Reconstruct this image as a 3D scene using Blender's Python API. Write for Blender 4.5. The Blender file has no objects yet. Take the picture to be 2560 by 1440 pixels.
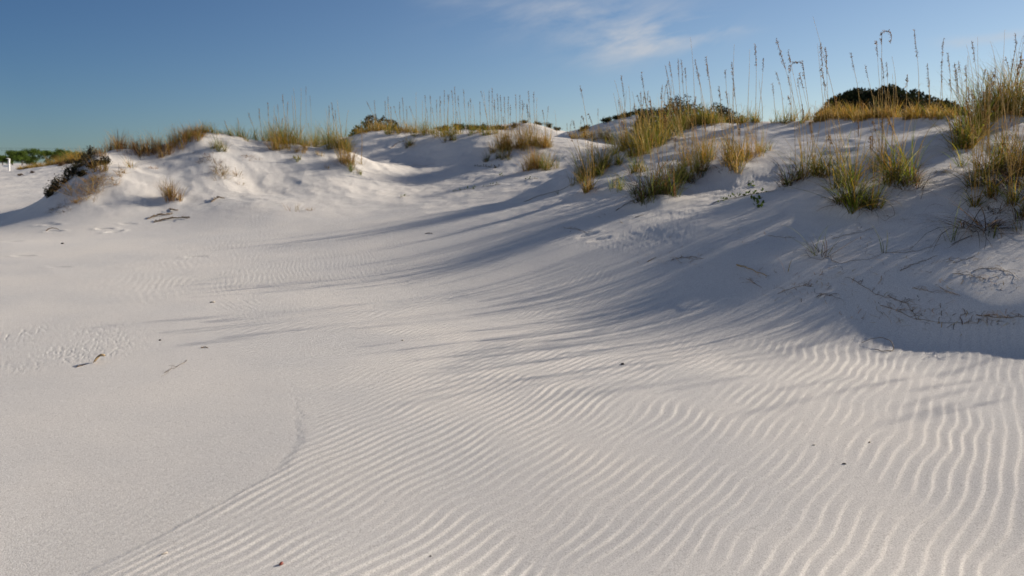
import bpy, math, random
import numpy as np
random.seed(7); R = np.random.default_rng(7)
sc = bpy.context.scene
COL = sc.collection
# ------------------------------------------------------------------ camera model (photo pixels 2560 x 1440)
F, HZ, CH = 2000.0, 408.0, 1.55
PIT = math.atan((720-HZ)/F); CP, SP = math.cos(PIT), math.sin(PIT)
def ray(px, py):
    a = (px-1280)/F; b = (720-py)/F
    return np.array([a, CP+b*SP, b*CP-SP])
def at(px, py, d):                       # world point seen at (px,py) at forward distance d
    r = ray(px, py); t = d/r[1]
    return np.array([r[0]*t, d, CH+r[2]*t])
SUN_AZ, SUN_EL = math.radians(61), math.radians(20.3)

# ------------------------------------------------------------------ noise
def _hash(ix, iy, seed):
    n = (ix.astype(np.int64)*374761393 + iy.astype(np.int64)*668265263 + seed*974634777) & 0x7fffffff
    n = ((n ^ (n >> 13))*1274126177) & 0x7fffffff
    n = (n ^ (n >> 16)) & 0xffff
    return n/32767.5-1.0
def vnoise(x, y, seed=0):
    x = np.asarray(x, float); y = np.asarray(y, float)
    ix = np.floor(x); iy = np.floor(y); fx = x-ix; fy = y-iy
    ix = ix.astype(np.int64); iy = iy.astype(np.int64)
    u = fx*fx*fx*(fx*(fx*6-15)+10); v = fy*fy*fy*(fy*(fy*6-15)+10)
    a = _hash(ix, iy, seed); b = _hash(ix+1, iy, seed); c = _hash(ix, iy+1, seed); d = _hash(ix+1, iy+1, seed)
    return (a*(1-u)+b*u)*(1-v)+(c*(1-u)+d*u)*v
def fbm(x, y, seed=0, o=4):
    s = 0; a = 1; t = 0
    for k in range(o):
        s = s+a*vnoise(x*2**k+17.3*k, y*2**k-9.1*k, seed+k); t += a; a *= .5
    return s/t
def sst(a, b, x):
    t = np.clip((x-a)/(b-a), 0, 1); return t*t*(3-2*t)

# ------------------------------------------------------------------ terrain control points
CPS = []
def P(px, py, d): CPS.append(tuple(at(px, py, d)))
def Fl(px, py, s=.03):
    k = (py-HZ)/F; P(px, py, (CH+3*s)/(k+s))
def H(px, d, z): CPS.append(((px-1280)/F*d*1.0, d, z))
def W(x, y, z): CPS.append((x, y, z))
for px in (-1600, 0, 640, 1280, 1900, 2560, 3600): H(px, 1.0, -.02); H(px, 2.2, 0)
for px, py in ((0,1440),(1280,1440),(2560,1440),(0,1150),(640,1150),(1280,1150),(1900,1150),(2560,1150),(0,930),(640,930),(1280,930),(1800,930),
               (0,785),(500,785),(1000,785),(1450,790),(0,680),(400,680),(800,680),(0,610),(500,610),(0,560),(-400,560),(-400,700),(-400,900),
               (-100,500),(-100,465)): Fl(px, py)
Fl(2300,960); Fl(2560,930)
for a in ((0,440,38),(60,426,44),(130,412,44),(200,408,44),(-60,432,46),(0,424,52),(60,470,27),
  # left dune
  (110,536,15.3),(250,550,15.0),(420,552,15.2),(600,532,15.6),(730,522,16),(850,486,17.5),
  (115,495,16.3),(170,450,17),(215,402,17.5),(240,388,17.8),(320,386,18.3),(395,390,18.6),(440,364,19),(520,337,19.5),(600,352,19.7),(660,360,20),
  (730,362,20.5),(790,366,20.8),(860,376,20.5),(320,437,16.9),(285,440,16.6),(330,412,17.9),(215,470,16.2),(250,500,15.8),(420,500,16.3),(450,445,17.3),(530,410,18),(560,452,17.5),(640,420,18.5),
  (640,470,17.8),(700,390,19.4),(750,430,18.8),(860,425,19.2),(905,442,19.3),(800,460,18.1),(640,502,16.3),(480,380,18.6),
  # blowout and middle crest
  (1000,445,20),(1000,405,22.3),(900,398,22.4),(880,345,25),(950,330,26.5),(1050,337,25),(1060,368,23.2),(1130,345,23),(1200,336,23),(1260,340,22.6),(1330,345,22.6),(1420,345,23),(900,600,12.2),(1200,600,11.0),(1150,690,9.2),(1050,560,13.2),(900,530,16),(1100,530,14.8),(1100,500,16.8),
  (1150,395,21.4),(1260,396,20.8),(1180,425,20.4),(1350,428,19),(1450,400,19.5),(1250,445,18.6),(1300,482,16),(1400,482,14.4),(1400,442,17),(1500,366,21),(1550,360,20),(1100,470,19),
  # middle right mound and right dune
  (1480,472,13),(1440,502,12.6),(1560,482,12.4),(1520,412,15),(1580,390,15.5),(1640,336,17),(1740,318,17),(1850,305,16.5),(1660,400,14),(1700,460,12),(1640,512,11),(1560,552,10.4),
  (1750,402,13),(1850,392,12.5),(1950,332,14.5),(1900,302,16),(2000,303,15.5),(2100,300,14.8),(2250,297,14.2),(2350,293,13.5),(1900,460,11.3),(1850,522,10),(1750,562,9.5),(1600,602,9.4),
  (1750,642,8.5),(1950,652,7.9),(1950,562,9),(2110,502,9.2),(2130,542,8.8),(2250,460,9.6),(2200,390,11.3),(2000,400,12),(2300,400,10.8),(2350,350,11.5),(2250,642,7.6),(2250,742,6.95),(2100,732,7.2),
  (2450,592,7.9),(2450,762,6.6),(2500,490,8.9),(2500,400,10.3),(2400,400,10.4),(2430,322,12.2),(2500,292,12.4),(2560,287,12.2),(2400,482,9.1),
  (2560,862,6.15),(2300,846,6.4),(2000,792,6.9),(1700,742,7.7),(1500,662,8.8),(1400,612,9.8),(1300,562,11.6),(1200,522,14),
  # far hills
  (1600,286,30),(1510,306,31),(1440,326,32),(1700,285,30),(1480,341,26),(1320,306,45),(1270,323,44),(1390,326,45),(1200,326,42),(1130,326,42),(1820,300,29)): P(*a)
for a in ((50,17.2,.42),(120,19.5,.62),(215,20.8,.72),(300,22,.9),(300,30,.95),(440,22.5,1.3),(600,23,1.5),(760,24.5,1.7),(600,30,1.6),(900,30,2.2),(1050,30,2.1),(1200,28,2.0),(1200,35,2.2),
  (1320,37,2.3),(1320,55,2.6),(1420,27,2.15),(1550,25,2.0),(1640,21,2.0),(1740,21,2.1),(1850,20,2.2),(2000,19,2.2),(2200,18.5,2.2),(2200,24,2.2),(2200,31,2.0),(1700,37,2.4),(1950,28,2.1),(2400,17,2.15),(2560,15,2.15),(2560,24,2.0),
  (2900,9.2,1.75),(2900,7.4,.95),(2900,5.8,.28),(2900,13,1.6),(3500,9.6,1.5),(3500,7.2,.9),(3500,5.6,.35),(3500,4.4,.12),(3500,15,1.5),(2900,20,1.6),
  (-600,30,.8),(-600,50,1.0),(-1500,20,.5),(-1500,40,.9)): H(*a)
for a in ((12.5,6,1.3),(9.5,4,.8),(7,3,.35),(5,2,.1),(18,6,2.0),(13,1,2),(9,0,1),(6,-1,.25),(12,-5,1.5),(7,-5,.3),(0,-6,0),(-6,-4,0),(-8,2,.02),(-14,6,.2),(30,10,2.0),(30,-5,1.8)): W(*a)
for px in (-1500,-600,0,500,1000,1500,2000,2560,3500):
    H(px, 75, 1.25); H(px, 160, 1.0)
CPS = np.array(CPS)
def lp(x, y): return np.arctan2(x, y), np.log(np.maximum(np.hypot(x, y), .3))
cu, cv = lp(CPS[:,0], CPS[:,1]); cz = CPS[:,2]
def tps(r2): return np.where(r2 > 1e-12, .5*r2*np.log(np.maximum(r2, 1e-12)), 0.0)
n = len(cu)
A = np.zeros((n+3, n+3)); A[:n,:n] = tps((cu[:,None]-cu)**2+(cv[:,None]-cv)**2)+np.eye(n)*2e-4
A[:n,n] = 1; A[:n,n+1] = cu; A[:n,n+2] = cv; A[n:,:n] = A[:n,n:].T
wts = np.linalg.solve(A, np.r_[cz, 0, 0, 0])
GU = np.arange(-2.2, 2.2, .006); GV = np.arange(math.log(.3), math.log(170), .008)
def grid():
    g = np.zeros((len(GV), len(GU)))
    for i, v in enumerate(GV):
        r2 = (GU[:,None]-cu)**2+(v-cv)**2
        g[i] = tps(r2)@wts[:n]+wts[n]+wts[n+1]*GU+wts[n+2]*v
    return g
G = grid()
def h_base(x, y):
    u, v = lp(np.asarray(x, float), np.asarray(y, float))
    fu = np.clip((u-GU[0])/.006, 1, len(GU)-3.001); fv = np.clip((v-GV[0])/.008, 1, len(GV)-3.001)
    iu = fu.astype(int); iv = fv.astype(int); tu = fu-iu; tv = fv-iv
    def cw(t): return (-.5*t+t*t-.5*t**3, 1-2.5*t*t+1.5*t**3, .5*t+2*t*t-1.5*t**3, -.5*t*t+.5*t**3)
    wu = cw(tu); wv = cw(tv); z = 0
    for a in range(4):
        row = 0
        for b in range(4): row = row+wu[b]*G[iv+a-1, iu+b-1]
        z = z+wv[a]*row
    back = sst(1.5, 2.1, np.abs(u))
    z = z*(1-back)
    return np.clip(z, -.3, 6)
MOUNDS = []                              # (x, y, height, radius)
DENTS = []                               # footprints: x, y, angle, length, width, depth
def h_mid(x, y):
    x = np.asarray(x, float); y = np.asarray(y, float)
    z = h_base(x, y)
    rr = np.hypot(x, y)
    hi = sst(.35, 1.1, z)*sst(120, 50, rr)
    z = z+hi*(.035*fbm(x*.9, y*.9, 3, 4)+.02*fbm(x*3.1, y*3.1, 11, 3)-.07*np.abs(fbm(x*.8+3, y*.8, 13, 3))*sst(12, 15, y))+.012*fbm(x*.7, y*.7, 21, 3)*sst(2.5, 6, rr)
    return z
def h(x, y):
    z = h_mid(x, y)
    x = np.asarray(x, float); y = np.asarray(y, float)
    for mx, my, a, s in MOUNDS:
        d2 = ((x-mx)**2+(y-my)**2)/(s*s)
        m = d2 < 9
        if np.any(m): z = np.where(m, z+a*np.exp(-d2), z)
    return z
TT = np.r_[np.linspace(2, 30, 1800), np.linspace(30.05, 90, 700)]
def place(px, py, fn=None, near=0):
    """ground point seen at a pixel of the photo (first hit), else the crest it nearly touches"""
    fn = fn or h_mid
    r = ray(px, py); x = r[0]*TT; y = r[1]*TT; z = CH+r[2]*TT
    g = z-fn(x, y); g = np.where(y < near, 9, g)
    hit = np.where(g <= 0)[0]
    i = hit[0] if len(hit) else int(np.argmin(np.where(TT < 60, g+.0, 9)))
    return np.array([x[i], y[i]])

# ------------------------------------------------------------------ ripple field: narrow-band noise with real dislocations
RN, RDX = 2048, .01
CAZ = math.radians(34); KX, KY = math.cos(CAZ), -math.sin(CAZ)
LAM = .078
def ripple_field():
    k = 2*np.pi*np.fft.fftfreq(RN, RDX)
    kx, ky = np.meshgrid(k, k)
    kr = np.hypot(kx, ky); k0 = 2*np.pi/LAM
    par = kx*KX+ky*KY; perp = -kx*KY+ky*KX
    filt = np.exp(-.5*((par-k0)/(.055*k0))**2-.5*(perp/(.06*k0))**2)
    rg = np.random.default_rng(5)
    nz = np.fft.fft2(rg.standard_normal((RN, RN)))
    a = np.fft.ifft2(nz*filt); return a/np.sqrt(np.mean(np.abs(a)**2))
RIP = ripple_field()
def ripple(x, y):
    wx = .07*fbm(x*.9, y*.9, 41, 2)+.03*vnoise(x*3, y*3, 43)
    wy = .25*fbm(x*.7, y*.7, 47, 2)
    x2 = x+wx; y2 = y+wy*.4
    u = np.clip(x2*KX+y2*KY, -5, 3.2)
    du = -.042*(u-.3)**2*np.sign(1)      # longer waves towards the right
    x2 = x2+KX*du; y2 = y2+KY*du
    fx = (x2/RDX) % RN; fy = (y2/RDX) % RN
    ix = fx.astype(int) % RN; iy = fy.astype(int) % RN; tx = fx-np.floor(fx); ty = fy-np.floor(fy)
    jx = (ix+1) % RN; jy = (iy+1) % RN
    a = (RIP[iy,ix]*(1-tx)+RIP[iy,jx]*tx)*(1-ty)+(RIP[jy,ix]*(1-tx)+RIP[jy,jx]*tx)*ty
    ph = np.angle(a)/(2*np.pi) % 1.0; am = np.clip(np.abs(a)/.9, 0, 1.15)
    s = .72                              # gentle rise on the windward (left) side, short lee face on the right
    prof = np.where(ph < s, .5-.5*np.cos(np.pi*ph/s), .5+.5*np.cos(np.pi*(ph-s)/(1-s)))
    return (prof-.5)*am
BY = [1.5, 2.6, 3.0, 3.4, 3.75, 4.0, 4.3, 4.8, 5.2, 5.6, 6.2, 7.5, 10]
BX = [-2.3, -1.95, -1.72, -1.48, -1.30, -1.18, -1.20, -1.33, -1.48, -1.55, -2.1, -3.2, -6]
def surface(x, y):
    z = h(x, y); rr = np.hypot(x, y)
    xb = np.interp(y, BY, BX)+.03*fbm(x*4, y*4, 61, 3)+.10*vnoise(y*1.4, x*0, 62)*0
    soft = np.interp(y, [0, 4.9, 5.6, 7], [.022, .035, .5, 1.0])
    m = sst(-soft, soft, x-xb)
    slope = sst(.2, .42, z)*sst(.3, 1.3, x)+sst(.6, 1.0, z)*sst(1.2, .2, x)
    patch = .68+.32*sst(-.4, .15, fbm(x*.8, y*.8, 71, 3))
    far = np.interp(rr, [0, 5, 8, 12, 18, 26], [1, 1, 1, 1, .8, .35])
    amp = .0048*m*patch*(1-.12*sst(.8, 2.2, x))*far*(1-.85*slope)*np.interp(y, [0, 2.5, 40], [1, 1, 1])
    amp = amp*(1-.85*sst(6.15, 6.8, y)*sst(.9, 1.9, x))
    amp = amp+.0004*(1-m)*sst(14, 6, rr)+.0035*slope*sst(.3, -.6, x)*sst(1.5, 1.0, z)*sst(25, 12, rr)*sst(.0, .5, fbm(x*.4, y*.4, 77, 2))
    vis = rr < 30
    rp = np.zeros_like(z); rp[vis] = ripple(x[vis], y[vis])
    z = z+amp*rp+.005*m*(.2+.8*sst(5.0, 4.0, y))*sst(7, 5, rr)
    # pitted crust along the edge of the drift, pitted patch at the left, rain-pitted patch at the right
    edge = np.exp(-((x-xb)/.032)**2)*sst(6, 5, y)
    pit = np.minimum(vnoise(x*38, y*30, 81), 0)*.5+np.minimum(vnoise(x*70, y*50, 83), 0)*.4
    z = z+edge*pit*.0028
    lp_ = np.exp(-(((x+3.9)/.95)**2+((y-6.3)/.8)**2)**2)*sst(-.35, .35, fbm(x*1.3, y*1.3, 85, 3)+.15)
    z = z+lp_*(np.minimum(vnoise(x*75, y*34, 87)+.35, 0)*.010)
    q = place_q
    rp_ = sum(np.exp(-(((x-a)/s)**2+((y-b)/t)**2)**2) for a, b, s, t in q)
    z = z+np.clip(rp_, 0, 1)*(.0024*vnoise(x*27, y*27, 89)+.0022*vnoise(x*53, y*53, 90))
    for a, b, an, L, w, dp in DENTS:
        dx = x-a; dy = y-b; near = (np.abs(dx) < 1) & (np.abs(dy) < 1)
        if not near.any(): continue
        c, s_ = math.cos(an), math.sin(an)
        p = (dx*c+dy*s_)/L; q2 = (-dx*s_+dy*c)/w; e = p*p+q2*q2
        z = np.where(near, z-dp*np.exp(-e*e)+.35*dp*np.exp(-(np.sqrt(e)-1.45)**2*5), z)
    return z
place_q = []
for px, py, s, t in ((1640,590,.55,.5),(1720,540,.5,.5),(1900,440,.5,.6),(1570,600,.5,.3),(1780,480,.5,.5)):
    a = place(px, py); place_q.append((a[0], a[1], s, t))
for px, py, an, dp in ((262,572,.2,.045),(285,580,.9,.05),(135,578,.1,.03),(130,562,0,.025),(30,604,.5,.03),(110,560,.2,.02),(490,642,.3,.02),(60,640,.1,.02),(150,668,.0,.015),
                       (320,560,.1,.02),(1090,530,.2,.015),(1470,588,.4,.03),(1500,598,.2,.025)):
    a = place(px, py); DENTS.append((a[0], a[1], an, .14, .055, dp*.7))

# ------------------------------------------------------------------ materials
def mat(name):
    m = bpy.data.materials.new(name); m.use_nodes = True
    nt = m.node_tree; nt.nodes.clear()
    out = nt.nodes.new('ShaderNodeOutputMaterial'); return m, nt, out
def N(nt, t, **kw):
    nd = nt.nodes.new(t)
    for k, v in kw.items():
        if k.startswith('i_'): nd.inputs[k[2:].replace('_', ' ')].default_value = v
        else: setattr(nd, k, v)
    return nd
def sand_material():
    m, nt, out = mat('white_quartz_sand'); L = nt.links
    tc = N(nt, 'ShaderNodeTexCoord')
    b = N(nt, 'ShaderNodeBsdfPrincipled'); b.inputs['Roughness'].default_value = .95; b.inputs['Specular IOR Level'].default_value = .12
    n1 = N(nt, 'ShaderNodeTexNoise'); n1.inputs['Scale'].default_value = 170; n1.inputs['Detail'].default_value = 3; n1.inputs['Roughness'].default_value = .7
    n2 = N(nt, 'ShaderNodeTexNoise'); n2.inputs['Scale'].default_value = .7; n2.inputs['Detail'].default_value = 5
    n3 = N(nt, 'ShaderNodeTexNoise'); n3.inputs['Scale'].default_value = 420; n3.inputs['Detail'].default_value = 2
    for q in (n1, n2, n3): L.new(tc.outputs['Object'], q.inputs['Vector'])
    r1 = N(nt, 'ShaderNodeValToRGB'); e = r1.color_ramp.elements
    e[0].position = .34; e[0].color = (.42, .395, .372, 1); e[1].position = .58; e[1].color = (.755, .732, .695, 1)
    L.new(n1.outputs['Fac'], r1.inputs['Fac'])
    r2 = N(nt, 'ShaderNodeValToRGB'); e = r2.color_ramp.elements
    e[0].position = .35; e[0].color = (.89, .895, .905, 1); e[1].position = .65; e[1].color = (1, .985, .965, 1)
    L.new(n2.outputs['Fac'], r2.inputs['Fac'])
    mx = N(nt, 'ShaderNodeMix', data_type='RGBA', blend_type='MULTIPLY'); mx.inputs['Factor'].default_value = 1
    L.new(r1.outputs['Color'], mx.inputs['A']); L.new(r2.outputs['Color'], mx.inputs['B'])
    L.new(mx.outputs['Result'], b.inputs['Base Color'])
    ad = N(nt, 'ShaderNodeMath', operation='ADD'); L.new(n1.outputs['Fac'], ad.inputs[0]); L.new(n3.outputs['Fac'], ad.inputs[1])
    bp = N(nt, 'ShaderNodeBump'); bp.inputs['Strength'].default_value = .65; bp.inputs['Distance'].default_value = .004
    L.new(ad.outputs[0], bp.inputs['Height']); L.new(bp.outputs['Normal'], b.inputs['Normal'])
    L.new(b.outputs[0], out.inputs['Surface']); return m
def leaf_material(name, trans=.45, rough=.6, gain=1.0, spec=.25):
    m, nt, out = mat(name); L = nt.links
    at_ = N(nt, 'ShaderNodeAttribute', attribute_name='tint')
    nz = N(nt, 'ShaderNodeTexNoise'); nz.inputs['Scale'].default_value = 30; nz.inputs['Detail'].default_value = 3
    tc = N(nt, 'ShaderNodeTexCoord'); L.new(tc.outputs['Object'], nz.inputs['Vector'])
    rp = N(nt, 'ShaderNodeMapRange'); rp.inputs['To Min'].default_value = .7*gain; rp.inputs['To Max'].default_value = 1.3*gain
    L.new(nz.outputs['Fac'], rp.inputs['Value'])
    vm = N(nt, 'ShaderNodeVectorMath', operation='SCALE'); L.new(at_.outputs['Color'], vm.inputs[0]); L.new(rp.outputs[0], vm.inputs['Scale'])
    b = N(nt, 'ShaderNodeBsdfPrincipled'); b.inputs['Roughness'].default_value = rough; b.inputs['Specular IOR Level'].default_value = spec
    t = N(nt, 'ShaderNodeBsdfTranslucent'); mx = N(nt, 'ShaderNodeMixShader'); mx.inputs[0].default_value = trans
    L.new(vm.outputs[0], b.inputs['Base Color']); L.new(vm.outputs[0], t.inputs['Color'])
    L.new(b.outputs[0], mx.inputs[1]); L.new(t.outputs[0], mx.inputs[2]); L.new(mx.outputs[0], out.inputs['Surface']); return m
def plain(name, c1, c2, scale=40, rough=.8, bump=.2):
    m, nt, out = mat(name); L = nt.links
    nz = N(nt, 'ShaderNodeTexNoise'); nz.inputs['Scale'].default_value = scale; nz.inputs['Detail'].default_value = 4
    tc = N(nt, 'ShaderNodeTexCoord'); L.new(tc.outputs['Object'], nz.inputs['Vector'])
    r = N(nt, 'ShaderNodeValToRGB'); r.color_ramp.elements[0].color = (*c1, 1); r.color_ramp.elements[1].color = (*c2, 1)
    r.color_ramp.elements[0].position = .35; r.color_ramp.elements[1].position = .65
    L.new(nz.outputs['Fac'], r.inputs['Fac'])
    b = N(nt, 'ShaderNodeBsdfPrincipled'); b.inputs['Roughness'].default_value = rough; L.new(r.outputs['Color'], b.inputs['Base Color'])
    bp = N(nt, 'ShaderNodeBump'); bp.inputs['Strength'].default_value = bump; bp.inputs['Distance'].default_value = .005
    L.new(nz.outputs['Fac'], bp.inputs['Height']); L.new(bp.outputs['Normal'], b.inputs['Normal'])
    L.new(b.outputs[0], out.inputs['Surface']); return m
M_SAND = sand_material()
M_BLADE = leaf_material('grass_blade', .6); M_DEAD = leaf_material('dead_blade', .3, .8)
M_STEM = leaf_material('dry_stem', .4, .7); M_SEED = leaf_material('seed_head', .62, .8, 1.3)
M_LEAF = leaf_material('shrub_leaf', .22, .8, spec=.08); M_TREE = leaf_material('tree_leaf', .35, .7, spec=.1)
M_BARK = plain('bark', (.06, .045, .035), (.14, .11, .085), 25)
M_TWIG = plain('dry_twig', (.10, .07, .045), (.22, .16, .10), 60)
M_ROOT = plain('dry_root', (.13, .09, .06), (.27, .20, .13), 60)
M_WHITE = plain('weathered_white_paint', (.70, .70, .68), (.82, .82, .80), 15)
M_SHELL = plain('bleached_shell', (.45, .38, .30), (.70, .64, .55), 80, .5)
M_SEEDNUT = plain('red_brown_seed', (.16, .03, .02), (.28, .06, .03), 90, .35)
M_BLACK = plain('dark_seed', (.02, .012, .01), (.05, .03, .02), 90, .4)
M_WIRE = plain('black_cable', (.02, .02, .02), (.04, .04, .04), 10)
M_STRAWLEAF = plain('straw_leaf', (.26, .18, .085), (.42, .31, .17), 60)

# ------------------------------------------------------------------ mesh helpers
class MB:
    def __init__(s): s.v = []; s.f = []; s.c = []; s.n = 0
    def add(s, v, f, col):
        v = np.asarray(v, float).reshape(-1, 3); f = np.asarray(f, int).reshape(-1, 4)
        c = np.asarray(col, float); c = np.broadcast_to(c, (len(v), 3)) if c.ndim == 1 else c.reshape(-1, 3)
        s.v.append(v); s.f.append(f+s.n); s.c.append(c); s.n += len(v)
    def build(s, name, m, parent=None, loc=(0, 0, 0), smooth=True):
        v = np.concatenate(s.v)-np.asarray(loc); f = np.concatenate(s.f); c = np.concatenate(s.c)
        me = bpy.data.meshes.new(name)
        me.vertices.add(len(v)); me.vertices.foreach_set('co', v.astype(np.float32).ravel())
        me.loops.add(len(f)*4); me.loops.foreach_set('vertex_index', f.astype(np.int32).ravel())
        me.polygons.add(len(f)); me.polygons.foreach_set('loop_start', np.arange(0, len(f)*4, 4, dtype=np.int32))
        me.polygons.foreach_set('use_smooth', np.full(len(f), smooth))
        at_ = me.attributes.new('tint', 'FLOAT_COLOR', 'POINT')
        at_.data.foreach_set('color', np.c_[c, np.ones(len(c))].astype(np.float32).ravel())
        me.update(calc_edges=True); me.materials.append(m)
        o = bpy.data.objects.new(name, me); COL.objects.link(o)
        if parent is not None: o.parent = parent
        else: o.location = loc
        return o
def strips(mb, path, width, side, col):
    """path (n,S,3), width (n,S), side (n,3)"""
    n_, S, _ = path.shape
    off = side[:,None,:]*width[:,:,None]*.5
    v = np.stack([path-off, path+off], 2)
    b = (np.arange(n_)[:,None]*S+np.arange(S-1))*2
    f = np.stack([b, b+1, b+3, b+2], -1)
    c = np.broadcast_to(np.asarray(col)[:,None,None,:], v.shape) if np.ndim(col) == 2 else np.broadcast_to(np.asarray(col)[:,:,None,:], v.shape)
    mb.add(v, f, c.reshape(-1, 3))
def tube(mb, path, rad, col, k=4):
    path = np.asarray(path, float); S = len(path); rad = np.broadcast_to(np.asarray(rad, float), (S,))
    tg = np.gradient(path, axis=0); tg /= np.linalg.norm(tg, axis=1, keepdims=True)+1e-9
    ref = np.where(np.abs(tg[:,2:3]) > .8, np.array([[1., 0, 0]]), np.array([[0, 0, 1.]]))
    a = np.cross(tg, ref); a /= np.linalg.norm(a, axis=1, keepdims=True)+1e-9
    b = np.cross(tg, a); an = np.arange(k)*2*np.pi/k
    v = path[:,None]+rad[:,None,None]*(np.cos(an)[None,:,None]*a[:,None]+np.sin(an)[None,:,None]*b[:,None])
    i = np.arange(S-1)[:,None]*k; j = np.arange(k)
    f = np.stack([i+j, i+(j+1) % k, i+k+(j+1) % k, i+k+j], -1)
    mb.add(v, f, col)
def blobs(mb, pos, ax, ln, w, col):
    """small flattened double cones (seeds, leaves): pos (n,3), axis (n,3), length, width"""
    n_ = len(pos); ax = ax/(np.linalg.norm(ax, axis=1, keepdims=True)+1e-9)
    rnd = R.standard_normal((n_, 3)); s = np.cross(ax, rnd); s /= np.linalg.norm(s, axis=1, keepdims=True)+1e-9
    t = np.cross(ax, s); ln = np.broadcast_to(ln, (n_,))[:,None]; w = np.broadcast_to(w, (n_,))[:,None]
    v = np.stack([pos, pos+ax*ln*.5+s*w*.5, pos+ax*ln*.45+t*w*.22, pos+ax*ln*.5-s*w*.5, pos+ax*ln*.45-t*w*.22, pos+ax*ln], 1)
    b = np.arange(n_)[:,None]*6
    q = np.array([[0,1,5,2],[0,2,5,3],[0,3,5,4],[0,4,5,1]])
    f = (b[:,:,None]+q[None]).reshape(-1, 4)
    c = np.repeat(np.broadcast_to(col, (n_, 3)), 6, 0)
    mb.add(v, f, c)
def leaves(mb, pos, size, col, up=.3):
    """single leaf faces with random orientation, slightly folded"""
    n_ = len(pos); d = R.standard_normal((n_, 3)); d[:,2] += up; d /= np.linalg.norm(d, axis=1, keepdims=True)
    s = np.cross(d, R.standard_normal((n_, 3))); s /= np.linalg.norm(s, axis=1, keepdims=True)
    sz = np.broadcast_to(size, (n_,))[:,None]
    v = np.stack([pos, pos+d*sz*.5+s*sz*.28, pos+d*sz, pos+d*sz*.5-s*sz*.28], 1)
    mb.add(v, np.arange(n_*4).reshape(-1, 4), np.repeat(np.broadcast_to(col, (n_, 3)), 4, 0))
def tag(o, label=None, cat=None, group=None, kind=None):
    if label: o['label'] = label
    if cat: o['category'] = cat
    if group: o['group'] = group
    if kind: o['kind'] = kind
    return o
def empty(name, loc):
    o = bpy.data.objects.new(name, None); o.empty_display_size = .1; COL.objects.link(o); o.location = loc; return o
PAL = dict(green=(.105,.130,.018), lime=(.18,.20,.018), gold=(.36,.22,.028), straw=(.46,.33,.13), tan=(.36,.21,.075), brown=(.15,.08,.03), dark=(.05,.04,.028), orange=(.42,.22,.05), olive=(.10,.115,.03), red=(.22,.08,.05))
MIX = {
 'oats': (('green',.40),('lime',.15),('gold',.28),('straw',.12),('olive',.05)),
 'gold': (('gold',.42),('straw',.2),('green',.2),('orange',.12),('tan',.06)),
 'fresh': (('green',.5),('lime',.35),('gold',.1),('straw',.05)),
 'brown': (('brown',.4),('tan',.28),('gold',.12),('straw',.08),('dark',.12)),
 'brownl': (('tan',.38),('gold',.2),('brown',.22),('green',.12),('straw',.08)),
 'dry': (('tan',.4),('straw',.35),('brown',.2),('orange',.05)),
 'dark': (('dark',.55),('brown',.35),('tan',.1)),
 'darkg': (('olive',.45),('brown',.2),('dark',.15),('green',.2)),
 'red': (('red',.5),('tan',.3),('brown',.2)),
}
def pick(mixname, n_):
    names, w = zip(*MIX[mixname]); i = R.choice(len(names), n_, p=np.array(w)/sum(w))
    c = np.array([PAL[k] for k in names])[i]
    return c*(1+.22*R.standard_normal((n_, 1))).clip(.5, 1.6)*(1+.06*R.standard_normal((n_, 3)))
def ground(x, y): return h(np.atleast_1d(x), np.atleast_1d(y))
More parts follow.
